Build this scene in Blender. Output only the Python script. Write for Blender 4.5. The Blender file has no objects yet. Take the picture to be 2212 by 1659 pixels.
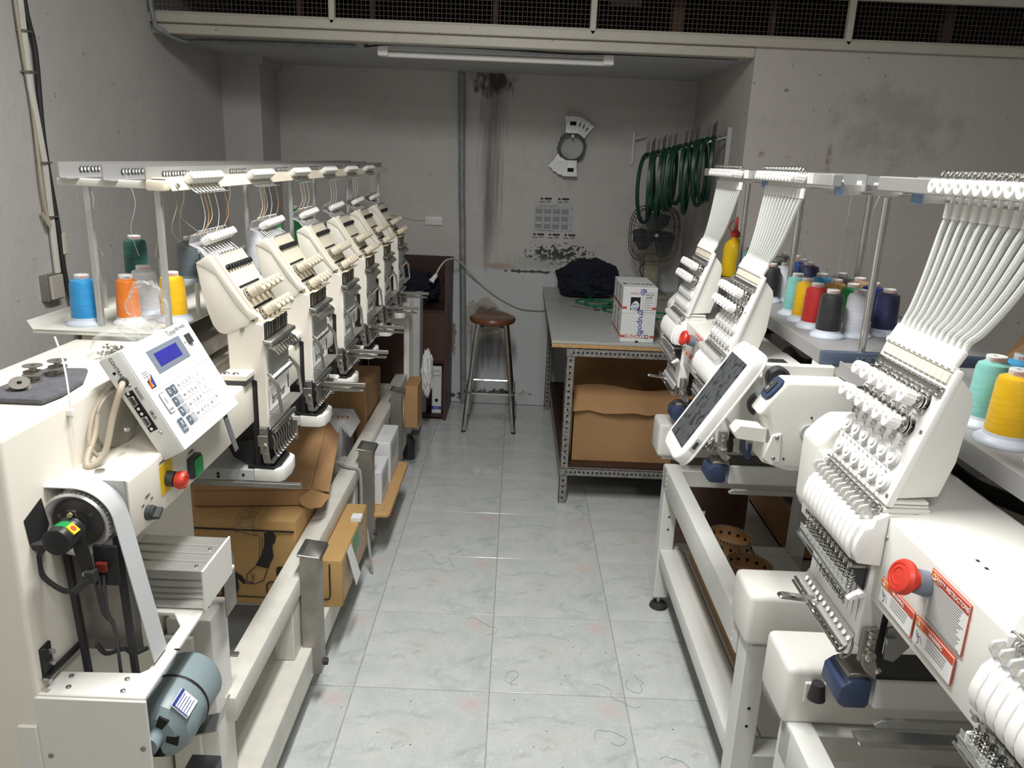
import bpy, bmesh, math, random
from mathutils import Vector, Matrix
random.seed(7)
V = Vector
PI = math.pi
scene = bpy.context.scene
C = scene.collection

# ---------------------------------------------------------------- camera, light, exposure
def make_camera():
    p, y, ro = .2815, .0011, .0417
    cy, sy, cp, sp = math.cos(y), math.sin(y), math.cos(p), math.sin(p)
    f = V((sy*cp, cy*cp, -sp)); r = V((cy, -sy, 0)); u = r.cross(f)
    cr, sr = math.cos(ro), math.sin(ro)
    r, u = cr*r + sr*u, -sr*r + cr*u
    cd = bpy.data.cameras.new('camera'); co = bpy.data.objects.new('camera', cd); C.objects.link(co)
    m = Matrix(((r.x, u.x, -f.x, 0), (r.y, u.y, -f.y, 0), (r.z, u.z, -f.z, 1.6), (0, 0, 0, 1)))
    co.matrix_world = m
    cd.sensor_width = 36; cd.lens = 1674.6/2212*36; cd.clip_start = .05; cd.clip_end = 50
    scene.camera = co
make_camera()
scene.view_settings.view_transform = 'Standard'
scene.view_settings.look = 'None'
scene.view_settings.gamma = 1
scene.view_settings.use_curve_mapping = False
scene.view_settings.exposure = 0.0
w = bpy.data.worlds.new('world'); scene.world = w; w.use_nodes = True
w.node_tree.nodes['Background'].inputs[0].default_value = (.55, .6, .65, 1)
w.node_tree.nodes['Background'].inputs[1].default_value = .12
def tube_light(name, loc, ang, power, lx=1.25, ly=.16):
    ld = bpy.data.lights.new(name, 'AREA'); ld.shape = 'RECTANGLE'; ld.size = lx; ld.size_y = ly
    ld.energy = power; ld.color = (1, .985, .955)
    o = bpy.data.objects.new(name, ld); C.objects.link(o); o.location = loc; o.rotation_euler = (0, 0, ang)
    return o
tube_light('fluorescent_lamp', (-.12, 1.45, 2.72), PI/2, 62)
tube_light('fluorescent_lamp', (.15, -.55, 2.72), PI/2, 29)

# ---------------------------------------------------------------- node helper
class G:
    def __init__(s, name):
        s.mat = bpy.data.materials.new(name); s.mat.use_nodes = True
        s.t = s.mat.node_tree; s.n = s.t.nodes; s.b = s.n['Principled BSDF']
    def new(s, k): return s.n.new(k)
    def lk(s, a, b): s.t.links.new(a, b)
    def put(s, sock, v):
        if isinstance(v, bpy.types.NodeSocket): s.lk(v, sock)
        elif hasattr(sock.default_value, '__len__') and not hasattr(v, '__len__'): sock.default_value = [v]*len(sock.default_value)
        elif hasattr(v, '__len__') and len(sock.default_value) == 4 and len(v) == 3: sock.default_value = (*v, 1)
        else: sock.default_value = v
    def obj(s): return s.new('ShaderNodeTexCoord').outputs['Object']
    def pos(s): return s.new('ShaderNodeNewGeometry').outputs['Position']
    def math(s, op, a, b=0, clamp=False):
        n = s.new('ShaderNodeMath'); n.operation = op; n.use_clamp = clamp
        s.put(n.inputs[0], a); s.put(n.inputs[1], b); return n.outputs[0]
    def vm(s, op, a, b):
        n = s.new('ShaderNodeVectorMath'); n.operation = op; s.put(n.inputs[0], a); s.put(n.inputs[1], b)
        return n.outputs['Value'] if op in ('LENGTH', 'DISTANCE', 'DOT_PRODUCT') else n.outputs[0]
    def noise(s, vec, scale, detail=3, rough=.55, dist=0):
        n = s.new('ShaderNodeTexNoise'); s.lk(vec, n.inputs['Vector']); n.inputs['Scale'].default_value = scale
        n.inputs['Detail'].default_value = detail; n.inputs['Roughness'].default_value = rough
        n.inputs['Distortion'].default_value = dist; return n.outputs['Fac']
    def ramp(s, fac, a, b, lo=0., hi=1.):
        n = s.new('ShaderNodeMapRange'); n.clamp = True; s.put(n.inputs[0], fac)
        for i, v in enumerate((a, b, lo, hi)): n.inputs[i+1].default_value = v
        return n.outputs[0]
    def mix(s, fac, a, b, mode='MIX'):
        n = s.new('ShaderNodeMix'); n.data_type = 'RGBA'; n.blend_type = mode
        s.put(n.inputs[0], fac); s.put(n.inputs[6], a); s.put(n.inputs[7], b); return n.outputs[2]
    def blob(s, p, c, r, soft=1.):
        d = s.vm('LENGTH', s.vm('DIVIDE', s.vm('SUBTRACT', p, c), r), (0, 0, 0))
        return s.ramp(d, 1., 1.-soft, 0, 1)
    def bump(s, h, strength, dist=.01):
        n = s.new('ShaderNodeBump'); n.inputs['Strength'].default_value = strength; n.inputs['Distance'].default_value = dist
        s.put(n.inputs['Height'], h); s.lk(n.outputs[0], s.b.inputs['Normal'])
    def out(s, col=None, rough=None, metal=None, **k):
        if col is not None: s.put(s.b.inputs['Base Color'], col)
        if rough is not None: s.put(s.b.inputs['Roughness'], rough)
        if metal is not None: s.put(s.b.inputs['Metallic'], metal)
        for a, v in k.items(): s.put(s.b.inputs[a.replace('_', ' ')], v)
        return s.mat
def mat(name, col, rough=.5, metal=0., dirt=.12, dscale=9, bmp=0., bscale=60, **k):
    g = G(name); o = g.obj()
    n = g.ramp(g.noise(o, dscale, 4), .35, .7)
    c = g.mix(g.math('MULTIPLY', n, dirt), col, tuple(x*.45 for x in col))
    if bmp: g.bump(g.noise(o, bscale, 3), bmp, .002)
    return g.out(c, g.ramp(n, 0, 1, rough, min(1, rough+.12)), metal, **k)
def thread_mat(name, col):
    g = G(name); o = g.obj()
    def wv(rot, sc):
        mp = g.new('ShaderNodeMapping'); g.lk(o, mp.inputs[0]); mp.inputs['Rotation'].default_value = rot
        wn = g.new('ShaderNodeTexWave'); g.lk(mp.outputs[0], wn.inputs[0]); wn.bands_direction = 'Z'
        wn.inputs['Scale'].default_value = sc; wn.inputs['Distortion'].default_value = 1.5; wn.inputs['Detail'].default_value = 1
        return wn.outputs['Fac']
    a = wv((.22, .2, 0), 190); b = wv((-.22, -.2, 0), 190)
    h = g.math('MAXIMUM', a, b)
    z = g.noise(g.vm('MULTIPLY', o, (25, 25, 150)), 1, 1)
    c = g.mix(g.ramp(h, 0, 1, .16, 0), col, tuple(x*.4 for x in col))
    c = g.mix(g.ramp(z, .45, .62, 0, .35), c, tuple(min(1, x*1.25+.02) for x in col))  # lighter streaks paint the sheen of the winding into its colour
    g.bump(h, .3, .0007)
    return g.out(c, g.ramp(z, .4, .6, .5, .3), 0, Sheen_Weight=.15, Anisotropic=.6)

M = {}
M['cream'] = mat('cream_paint', (.78, .745, .66), .38, dirt=.10, dscale=7)
M['cream2'] = mat('ivory_plastic', (.76, .70, .56), .4, dirt=.06)
M['white'] = mat('white_enamel', (.86, .86, .84), .3, dirt=.04)
M['grey_white'] = mat('grey_white_paint', (.70, .71, .68), .38, dirt=.06)
M['railpaint'] = mat('worn_frame_paint', (.66, .65, .59), .42, dirt=.22, dscale=14)
M['offwhite'] = mat('off_white_enamel', (.76, .755, .71), .36, dirt=.05)
M['plastic'] = mat('white_plastic', (.88, .87, .84), .35, dirt=.03)
M['knob'] = mat('beige_plastic', (.70, .63, .50), .4, dirt=.1)
M['clear'] = mat('frosted_clear', (.84, .85, .84), .2, dirt=0, Transmission_Weight=.45, IOR=1.3)
M['wheel'] = mat('milky_plastic', (.86, .86, .85), .18, dirt=0, Transmission_Weight=.15, IOR=1.3)
def film_mat():
    g = G('clear_film'); lw = g.new('ShaderNodeLayerWeight'); lw.inputs['Blend'].default_value = .35
    tr = g.new('ShaderNodeBsdfTransparent'); tr.inputs[0].default_value = (.96, .97, .97, 1)
    mx = g.new('ShaderNodeMixShader'); g.lk(g.ramp(lw.outputs['Facing'], .1, .9, .05, .5), mx.inputs[0])
    g.out((.82, .84, .84), .12); g.lk(tr.outputs[0], mx.inputs[1]); g.lk(g.b.outputs[0], mx.inputs[2])
    g.lk(mx.outputs[0], g.n['Material Output'].inputs[0]); return g.mat
M['film'] = film_mat()
M['tube'] = mat('guide_tube', (.80, .83, .78), .2, dirt=.05, Transmission_Weight=.35, IOR=1.35)
def tube_mat():
    g = G('ribbed_guide_tube'); o = g.obj(); wn = g.new('ShaderNodeTexWave'); g.lk(o, wn.inputs[0]); wn.bands_direction = 'Z'; wn.inputs['Scale'].default_value = 125
    g.bump(wn.outputs['Fac'], .3, .0007)
    return g.out(g.mix(wn.outputs['Fac'], (.74, .77, .73), (.85, .87, .84)), .2, 0, Transmission_Weight=.2, IOR=1.35)
M['tube'] = tube_mat()
M['chrome'] = mat('chrome', (.72, .72, .70), .12, 1, dirt=.25, dscale=30)
M['steel'] = mat('brushed_steel', (.50, .50, .48), .32, 1, dirt=.35, dscale=22)
M['dull'] = mat('dull_steel', (.40, .38, .35), .42, .85, dirt=.45, dscale=16)
M['duststeel'] = mat('dusty_plate', (.48, .45, .39), .5, .3, dirt=.5, dscale=14)
M['darksteel'] = mat('oily_steel', (.10, .095, .09), .45, .6, dirt=.5, dscale=20)
M['galv'] = mat('galvanised_steel', (.62, .64, .63), .4, .75, dirt=.3, dscale=25)
M['alu'] = mat('aluminium', (.68, .68, .66), .35, .85, dirt=.2)
M['plategrey'] = mat('grey_plate', (.42, .42, .43), .45, .2, dirt=.3, dscale=25)
M['lightmetal'] = mat('pale_plate', (.44, .44, .43), .42, .5, dirt=.18, dscale=20)
M['greypaint'] = mat('grey_paint', (.50, .52, .53), .4, dirt=.1)
M['black'] = mat('black_metal', (.022, .022, .024), .35, .2, dirt=.1)
M['rubber'] = mat('black_rubber', (.03, .03, .032), .6, dirt=.3)
M['darkplastic'] = mat('dark_plastic', (.045, .047, .052), .35)
M['hole'] = mat('dark_hole', (.01, .01, .01), .9, dirt=0)
M['traygrey'] = mat('tray_grey', (.30, .30, .30), .45, dirt=.15)
M['navy2'] = mat('slate_blue_plastic', (.075, .10, .155), .4, dirt=.1)
M['navy'] = mat('navy_plastic', (.03, .05, .105), .35, dirt=.15)
M['lightblue'] = mat('pale_blue_plastic', (.25, .36, .55), .4)
M['red'] = mat('red_plastic', (.62, .045, .025), .38, dirt=.1)
M['green'] = mat('green_lens', (.01, .28, .07), .3)
M['yellow'] = mat('yellow_label', (.8, .55, .02), .5)
M['ink'] = mat('black_ink', (.02, .02, .02), .6, dirt=0)
M['greyink'] = mat('grey_ink', (.22, .22, .22), .6, dirt=0)
M['sheet'] = mat('film_sheet', (.50, .52, .55), .35, dirt=.05)
M['darkred'] = mat('dark_red_plastic', (.16, .02, .015), .35)
M['redink'] = mat('red_ink', (.55, .07, .03), .5, dirt=0)
M['orangeink'] = mat('orange_ink', (.75, .2, .03), .5, dirt=0)
M['blueink'] = mat('blue_ink', (.03, .05, .3), .5, dirt=0)
M['paper'] = mat('paper', (.78, .78, .77), .6, dirt=.05)
M['lcd'] = mat('blue_display', (.035, .035, .30), .25, dirt=.2, dscale=80, bmp=.1)
M['lcdframe'] = mat('display_frame', (.18, .22, .27), .45)
M['key_dark'] = mat('dark_key', (.10, .13, .17), .45, dirt=0)
M['key_grey'] = mat('grey_key', (.36, .38, .41), .45, dirt=0)
M['key_white'] = mat('white_key', (.80, .80, .79), .4, dirt=0)
M['cardboard'] = mat('cardboard', (.42, .24, .11), .8, dirt=.25, dscale=5, bmp=.1, bscale=40)
M['kraft'] = mat('kraft_card', (.50, .31, .12), .75, dirt=.2, dscale=6, bmp=.15, bscale=30)
M['cardin'] = mat('card_inside', (.36, .21, .10), .85, dirt=.3)
M['tape'] = mat('packing_tape', (.46, .30, .14), .3, dirt=.7, dscale=60)
M['boxwhite'] = mat('white_card', (.70, .71, .72), .6, dirt=.08)
M['board'] = mat('chipboard', (.52, .33, .15), .7, dirt=.5, dscale=60, bmp=.3)
M['plank'] = mat('varnished_plank', (.58, .35, .15), .55, dirt=.25, dscale=4)
M['formica'] = mat('grey_laminate', (.44, .45, .44), .3, dirt=.2, dscale=6)
M['darkwood'] = mat('dark_veneer', (.045, .022, .016), .4, dirt=.35, dscale=8)
M['midwood'] = mat('brown_veneer', (.085, .040, .028), .4, dirt=.35, dscale=10)
M['slotted'] = mat('chipped_slotted_paint', (.34, .33, .31), .55, .3, dirt=1., dscale=55)
M['stoolwood'] = mat('varnished_seat', (.20, .075, .028), .28, dirt=.5, dscale=12)
M['hoopgreen'] = mat('green_hoop_plastic', (.004, .045, .024), .35, dirt=.3)
M['brightgreen'] = mat('bright_green_hoop', (.01, .18, .07), .35, dirt=.3)
M['fanblade'] = mat('fan_blade', (.035, .05, .07), .4)
M['fanbody'] = mat('fan_housing', (.30, .28, .20), .5, dirt=.4)
M['rusty'] = mat('dusty_wire', (.16, .14, .11), .55, .5, dirt=.5)
M['cable'] = mat('beige_cable', (.46, .40, .31), .5, dirt=.3)
M['greycable'] = mat('grey_cable', (.38, .38, .37), .5)
M['felt'] = mat('grey_felt', (.12, .12, .135), .95, dirt=.5, dscale=60, bmp=1., bscale=180)
M['navycloth'] = mat('navy_cloth', (.006, .009, .022), .9, dirt=.3, bmp=.5, bscale=120)
M['conebase'] = mat('cone_base', (.55, .60, .68), .35, dirt=.03)
M['conewhite'] = mat('white_cone_base', (.80, .80, .79), .35, dirt=.02)
M['motor'] = mat('blue_grey_enamel', (.24, .31, .33), .38, dirt=.15)
M['copper'] = mat('bronzed_ring', (.66, .48, .30), .3, .65, dirt=.3)
M['bottle'] = mat('yellow_bottle', (.78, .50, .01), .35, dirt=.05)
M['pipe'] = mat('painted_pipe', (.30, .33, .34), .5, .2, dirt=.5, dscale=30)
M['wirewhite'] = mat('white_flex', (.62, .60, .55), .5)
M['th_grey'] = mat('grey_thread', (.55, .58, .58), .5, dirt=0)
M['th_or'] = mat('orange_thread', (.50, .27, .13), .5, dirt=0)
M['th_gold'] = mat('gold_thread', (.55, .48, .28), .5, dirt=0)
M['sleeve'] = mat('braided_sleeve', (.012, .012, .013), .4, dirt=0, bmp=1, bscale=400)

# ---------------------------------------------------------------- mesh builder
WL = {}; KIDS = {}; OFF = V((0, 0, 0))
class MB:
    def __init__(s): s.v = []; s.f = []; s.m = []; s.M = None
    def add(s, vs, fs, mi=0):
        b = len(s.v)
        s.v += [((s.M @ V(p)) if s.M else V(p))+OFF for p in vs]
        s.f += [tuple(b+i for i in f) for f in fs]; s.m += [mi]*len(fs); return s
    def box(s, x0, x1, y0, y1, z0, z1, mi=0):
        return s.add([(x0,y0,z0),(x1,y0,z0),(x1,y1,z0),(x0,y1,z0),(x0,y0,z1),(x1,y0,z1),(x1,y1,z1),(x0,y1,z1)],
                     [(0,3,2,1),(4,5,6,7),(0,1,5,4),(1,2,6,5),(2,3,7,6),(3,0,4,7)], mi)
    def prism(s, pts, ax, a, b, mi=0):
        def q(u, v, w): return {'x': (w, u, v), 'y': (u, w, v), 'z': (u, v, w)}[ax]
        n = len(pts)
        vs = [q(u, v, a) for u, v in pts] + [q(u, v, b) for u, v in pts]
        return s.add(vs, [tuple(range(n)), tuple(range(2*n-1, n-1, -1))] + [(i, i+n, (i+1) % n+n, (i+1) % n) for i in range(n)], mi)
    def lathe(s, prof, o, d=(0, 0, 1), n=16, mi=0, arc=None):
        d = V(d).normalized(); o = V(o); a = d.orthogonal().normalized(); b = d.cross(a); vs = []; fs = []
        for r, h in prof:
            for i in range(n):
                t = 2*PI*i/n; vs.append(o + d*h + (a*math.cos(t)+b*math.sin(t))*r)
        for j in range(len(prof)-1):
            for i in range(n): fs.append((j*n+i, j*n+(i+1) % n, (j+1)*n+(i+1) % n, (j+1)*n+i))
        if prof[0] == prof[-1]: return s.add(vs, fs, mi)
        if prof[0][0] > 1e-6: fs.append(tuple(range(n-1, -1, -1)))
        if prof[-1][0] > 1e-6: fs.append(tuple(range((len(prof)-1)*n, len(prof)*n)))
        return s.add(vs, fs, mi)
    def cyl(s, p0, p1, r, n=12, mi=0, r1=None):
        p0 = V(p0); p1 = V(p1); L = (p1-p0).length
        return s.lathe([(r, 0), (r if r1 is None else r1, L)], p0, p1-p0, n, mi)
    def tube(s, pts, r, n=6, mi=0, closed=False, smooth=0):
        P = [V(p) for p in pts]
        if smooth:
            Q = []; k = len(P)
            for i in range(k if closed else k-1):
                p0 = P[(i-1) % k] if closed or i > 0 else P[0]; p1 = P[i]; p2 = P[(i+1) % k]; p3 = P[(i+2) % k] if closed or i+2 < k else P[-1]
                for j in range(smooth):
                    t = j/smooth
                    Q.append(.5*((2*p1)+(p2-p0)*t+(2*p0-5*p1+4*p2-p3)*t*t+(3*p1-p0-3*p2+p3)*t**3))
            if not closed: Q.append(P[-1])
            P = Q
        k = len(P); vs = []; fs = []; a = None
        for i in range(k):
            t = (P[(i+1) % k]-P[i-1]) if closed or 0 < i < k-1 else (P[1]-P[0] if i == 0 else P[-1]-P[-2])
            t.normalize()
            a = t.orthogonal().normalized() if a is None else (a-t*a.dot(t)).normalized()
            b = t.cross(a)
            for j in range(n):
                q = 2*PI*j/n; vs.append(P[i]+(a*math.cos(q)+b*math.sin(q))*r)
        for i in range(k if closed else k-1):
            for j in range(n): fs.append((i*n+j, i*n+(j+1) % n, ((i+1) % k)*n+(j+1) % n, ((i+1) % k)*n+j))
        if not closed: fs += [tuple(range(n-1, -1, -1)), tuple(range((k-1)*n, k*n))]
        return s.add(vs, fs, mi)
    def strip(s, pts, ax, a, b, t, mi=0):
        """a bent sheet of thickness t: polyline of 2-d points, extruded along ax"""
        n = len(pts); off = []
        for i in range(n):
            p = V(pts[max(i-1, 0)]); q = V(pts[min(i+1, n-1)]); d = (q-p).normalized(); off.append((pts[i][0]-d.y*t, pts[i][1]+d.x*t))
        def qq(u, v, w): return {'x': (w, u, v), 'y': (u, w, v), 'z': (u, v, w)}[ax]
        vs = []
        for i in range(n): vs += [qq(*pts[i], a), qq(*pts[i], b), qq(*off[i], b), qq(*off[i], a)]
        fs = [(0, 1, 2, 3), (4*n-4, 4*n-1, 4*n-2, 4*n-3)]
        for i in range(n-1):
            for j in range(4): fs.append((4*i+j, 4*i+4+j, 4*i+4+(j+1) % 4, 4*i+(j+1) % 4))
        return s.add(vs, fs, mi)
    def mesh(s, name, mats, bevel=0, seg=1, ang=35, org=None):
        if org is None:
            xs = [p.x for p in s.v]; ys = [p.y for p in s.v]; zs = [p.z for p in s.v]
            org = V(((min(xs)+max(xs))/2, (min(ys)+max(ys))/2, min(zs)))
        me = bpy.data.meshes.new(name)
        bm = bmesh.new()
        bv = [bm.verts.new(p-org) for p in s.v]
        for f, mi in zip(s.f, s.m):
            try: bf = bm.faces.new([bv[i] for i in f]); bf.material_index = mi
            except ValueError: pass
        bmesh.ops.recalc_face_normals(bm, faces=bm.faces)
        if bevel:
            es = [e for e in bm.edges if len(e.link_faces) == 2 and e.calc_face_angle() > math.radians(30)]
            bmesh.ops.bevel(bm, geom=es, offset=bevel, segments=seg, affect='EDGES', clamp_overlap=True, profile=.5)
        for f in bm.faces: f.smooth = True
        bm.to_mesh(me); bm.free()
        me.set_sharp_from_angle(angle=math.radians(ang))
        for m_ in (mats if isinstance(mats, (list, tuple)) else [mats]): me.materials.append(M[m_] if isinstance(m_, str) else m_)
        return me, org
    def build(s, name, mats, parent=None, bevel=0, seg=1, ang=35, org=None):
        me, org = s.mesh(name, mats, bevel, seg, ang, org)
        return place(name, me, org, parent)
def place(name, me, org, parent=None):
    o = bpy.data.objects.new(name, me); C.objects.link(o)
    WL[o.name] = V(org)
    if parent: o.parent = parent; o.location = V(org)-WL[parent.name]; KIDS.setdefault(parent.name, []).append(o)
    else: o.location = org
    return o
def tag(o, label=None, cat=None, group=None, kind=None):
    if label: o['label'] = label
    if cat: o['category'] = cat
    if group: o['group'] = group
    if kind: o['kind'] = kind
    return o
def empty(name, loc, label, cat, group=None):
    o = bpy.data.objects.new(name, None); C.objects.link(o); o.location = loc; WL[o.name] = V(loc)
    o.empty_display_size = .05
    return tag(o, label, cat, group)
def dup(o, d=(0, 0, 0), parent=None, only=None):
    c = o.copy(); C.objects.link(c)
    if parent is not None: c.parent = parent
    c.location = o.location + V(d)
    base = WL[parent.name] if parent is not None else (WL[o.parent.name] if o.parent else V((0, 0, 0)))
    WL[c.name] = base + c.location
    if c.parent: KIDS.setdefault(c.parent.name, []).append(c)
    for ch in list(KIDS.get(o.name, [])): dup(ch, (0, 0, 0), c)
    return c
def repeat(o, ds):
    return [dup(o, d) for d in ds]
def basis(o, r, u):
    r = V(r).normalized(); u = V(u); u = (u-r*u.dot(r)).normalized(); n = r.cross(u)
    return Matrix(((r.x, u.x, n.x, o[0]), (r.y, u.y, n.y, o[1]), (r.z, u.z, n.z, o[2]), (0, 0, 0, 1)))
def text(s, size, mtx, mt, parent, name='lettering', align='CENTER', ext=.0002, sx=1., space=1.):
    cu = bpy.data.curves.new('t', 'FONT'); cu.body = s; cu.size = size; cu.extrude = ext; cu.align_x = align; cu.align_y = 'CENTER'
    cu.resolution_u = 2; cu.space_character = space
    o = bpy.data.objects.new('t', cu); C.objects.link(o)
    dg = bpy.context.evaluated_depsgraph_get()
    me = bpy.data.meshes.new_from_object(o.evaluated_get(dg))
    bpy.data.objects.remove(o); bpy.data.curves.remove(cu)
    me.name = name
    mtx = Matrix.Translation(OFF) @ mtx
    mm = mtx @ Matrix.Translation((0, 0, .0004)) @ Matrix.Diagonal((sx, 1, 1, 1))
    org = V(mtx.translation)
    me.transform(Matrix.Translation(-org) @ mm)
    me.materials.clear(); me.materials.append(M[mt])
    return place(name, me, org, parent)
def rrect(w, h, r, n=4):
    pts = []
    for cx, cy, a0 in ((w/2-r, h/2-r, 0), (-w/2+r, h/2-r, 90), (-w/2+r, -h/2+r, 180), (w/2-r, -h/2+r, 270)):
        for i in range(n+1):
            a = math.radians(a0+90*i/n); pts.append((cx+r*math.cos(a), cy+r*math.sin(a)))
    return pts

# ---------------------------------------------------------------- room materials
def wall_mat(name, base, marks=None, rough=.75):
    g = G(name); p = g.pos()
    n1 = g.noise(p, 1.3, 4, .6); n2 = g.noise(p, 14, 5, .65); n3 = g.noise(p, 70, 3)
    c = g.mix(g.ramp(n1, .35, .7, 0, .45), base, tuple(x*.72 for x in base))
    c = g.mix(g.ramp(n2, .55, .8, 0, .35), c, tuple(x*.6 for x in base))
    sp = g.ramp(g.noise(p, 38, 2, .5), .735, .76)
    c = g.mix(g.math('MULTIPLY', sp, .6), c, (.09, .08, .07))
    if marks: c = marks(g, p, c)
    g.bump(g.math('ADD', g.math('MULTIPLY', n2, .9), g.math('MULTIPLY', n3, .35)), .45, .006)
    return g.out(c, rough)
def back_marks(g, p, c):
    # paler, cooler repaint below 0.92 m
    sep = g.new('ShaderNodeSeparateXYZ'); g.lk(p, sep.inputs[0]); X, Z = sep.outputs[0], sep.outputs[2]
    wob = g.math('ADD', Z, g.math('MULTIPLY', g.noise(p, 6, 3), .05))
    c = g.mix(g.ramp(wob, .985, .93, 0, .75), c, (.60, .63, .655))
    def patch(c, cx, cz, rx, rz, col, lo, hi, sc, amt=1., soft=.8, det=5, st=(1, 1, 1)):
        b = g.blob(p, (cx, 5.05, cz), (rx, 9, rz), soft)
        n = g.noise(g.vm('MULTIPLY', p, st), sc, det, .6)
        f = g.ramp(g.math('ADD', n, g.math('MULTIPLY', b, .5)), lo, hi)
        return g.mix(g.math('MULTIPLY', g.math('MULTIPLY', f, g.ramp(b, 0, .25)), amt), c, col)
    # vertical black damp streaks
    c = patch(c, -.18, 1.75, .11, .95, (.09, .075, .07), .54, .98, 55, .62, .95, 5, (1, 1, .05))
    c = patch(c, -.18, 2.06, .22, .14, (.06, .04, .03), .66, .88, 26, .95, .95, 6, (1, 1, .5))
    c = patch(c, -.19, 1.25, .045, .42, (.10, .085, .085), .52, .95, 14, .55, .95, 5, (1, 1, .10))
    # mould band above the table
    c = patch(c, .28, 1.02, .55, .17, (.03, .035, .03), .89, .91, 48, .95, .95, 5, (1, 1, 1.2))
    c = patch(c, .15, .96, .45, .09, (.36, .42, .36), .7, .95, 60, .6, .95)
    c = patch(c, -.1, .93, .22, .045, (.34, .22, .13), .72, .95, 22, .6)
    c = patch(c, .1, .905, .30, .018, (.02, .02, .02), .80, .83, 50, .9)
    # peeled plaster behind the stool
    c = patch(c, -.22, .56, .26, .20, (.42, .39, .33), .70, .73, 7, .9, .9)
    c = patch(c, -.16, .58, .21, .17, (.21, .165, .115), .76, .79, 9, .95, .9)
    c = patch(c, -.20, .62, .17, .10, (.09, .075, .06), .78, 1.0, 12, .7, .9)
    c = patch(c, -.40, .42, .05, .25, (.24, .18, .12), .86, .9, 12, .9, .9)
    c = patch(c, -.2, .4, .28, .3, (.15, .13, .15), .72, .95, 40, .6, .9, 3, (1, 1, .06))
    c = patch(c, -.15, .05, .5, .09, (.03, .025, .02), .76, .84, 18, .95, .9)
    return c
def right_marks(g, p, c):
    b = g.blob(p, (1.75, 3.86, 1.85), (.55, 9, .35), .7)
    f = g.ramp(g.math('ADD', g.noise(p, 9, 6, .7), g.math('MULTIPLY', b, .35)), .72, .9)
    c = g.mix(g.math('MULTIPLY', f, .28), c, (.17, .155, .12))
    def drip(c, x, z, rx, rz):
        b = g.blob(p, (x, 3.86, z), (rx, 9, rz), .6); return g.mix(g.math('MULTIPLY', g.math('MULTIPLY', b, g.ramp(g.noise(p, 40, 4), .35, .6)), .6), c, (.12, .09, .06))
    for a in ((1.466, 1.66, .018, .10), (1.145, 1.67, .02, .02), (1.27, 1.665, .015, .015), (1.6, 1.93, .01, .01)): c = drip(c, *a)
    return c
M['wall'] = wall_mat('old_wall_paint', (.58, .565, .545))
M['wallback'] = wall_mat('damp_wall_paint', (.62, .60, .575), back_marks)
M['wallright'] = wall_mat('rough_wall_paint', (.56, .525, .495), right_marks)
M['ceil'] = wall_mat('ceiling_paint', (.55, .56, .57))
M['fascia'] = wall_mat('old_gloss_paint', (.56, .53, .46), rough=.5)
M['grout'] = mat('grout', (.38, .37, .34), .85, dirt=.5, dscale=20)
M['skirting'] = mat('skirting_tile', (.60, .62, .63), .3, dirt=.3)
M['loftshade'] = mat('loft_shade', (.05, .045, .04), .9)  # brown-black colour stands in for the unlit depth of the loft
M['grille'] = mat('grille_wire', (.07, .055, .045), .7)
M['loftpost'] = mat('loft_post', (.16, .09, .065), .8)
def tile_mat():
    g = G('marbled_tile'); o = g.obj()
    d = g.noise(o, 5, 4, .6, 1.2); st = g.vm('MULTIPLY', g.vm('ADD', o, (3.1, 1.7, 0)), (1, 1.9, 1))
    v = g.noise(st, 4.2, 7, .66, 1.5); h = g.noise(g.vm('ADD', st, (9, 4, 2)), 5, 3, .5, .8)
    w_ = g.noise(g.vm('ADD', o, (1, 9, 2)), 16, 5, .6, 2.5)
    c = g.mix(g.ramp(d, .3, .7), (.50, .545, .54), (.62, .645, .645))
    c = g.mix(g.ramp(h, .54, .74, 0, .6), c, (.64, .59, .57))
    c = g.mix(g.ramp(v, .53, .70, 0, .78), c, (.35, .41, .40))
    c = g.mix(g.ramp(g.math('ABSOLUTE', g.math('SUBTRACT', w_, .5)), .012, .0, 0, .55), c, (.84, .85, .84))
    b = g.blob(o, (.16, .15, 0), (.06, .05, 1), 1)
    c = g.mix(g.math('MULTIPLY', b, .45), c, (.62, .44, .38))
    return g.out(c, .14)
M['tile'] = tile_mat()

# ---------------------------------------------------------------- room shell
T = .42379; X0 = -.45234; Y0 = 2.06015
fl = tag(MB().box(-1.9, 3.5, -2.1, 5.3, -.12, -.0015).build('floor', 'grout'), kind='structure')
t0 = MB().box(X0-3*T+.0015, X0-2*T-.0015, Y0-2*T+.0015, Y0-T-.0015, -.008, 0).build('floor_tile', 'tile', fl, bevel=.0008)
for i in range(10):
    for j in range(9):
        if i or j: dup(t0, (i*T, j*T, 0))
def struct(mb, name, m, **k): return tag(mb.build(name, m, **k), kind='structure')
struct(MB().box(-1.86, -1.72, -2.1, 5.2, 0, 2.95), 'wall_left', 'wall')
struct(MB().box(-1.72, 1.06, 5.05, 5.2, 0, 2.14), 'wall_back', 'wallback')
struct(MB().box(-1.72, -1.50, 4.70, 5.05, 0, 2.06).box(-1.72, -1.47, 4.67, 5.05, 2.06, 2.10), 'wall_corner', 'wall')
struct(MB().box(1.06, 3.5, 3.86, 5.2, 0, 2.14), 'wall_right', 'wallright')
struct(MB().box(3.4, 3.5, -2.1, 3.86, 0, 2.95), 'wall_side', 'wall')
struct(MB().box(-1.72, 3.4, -2.1, -2.0, 0, 2.95), 'wall_front', 'wall')
struct(MB().box(-1.72, 1.06, 3.95, 5.05, 2.10, 2.16).box(-1.72, 3.4, -2.0, 3.86, 2.85, 2.95), 'ceiling', 'ceil')
struct(MB().box(-1.72, 1.06, 3.86, 3.95, 2.095, 2.14), 'trim_1', 'fascia', bevel=.004)
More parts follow.
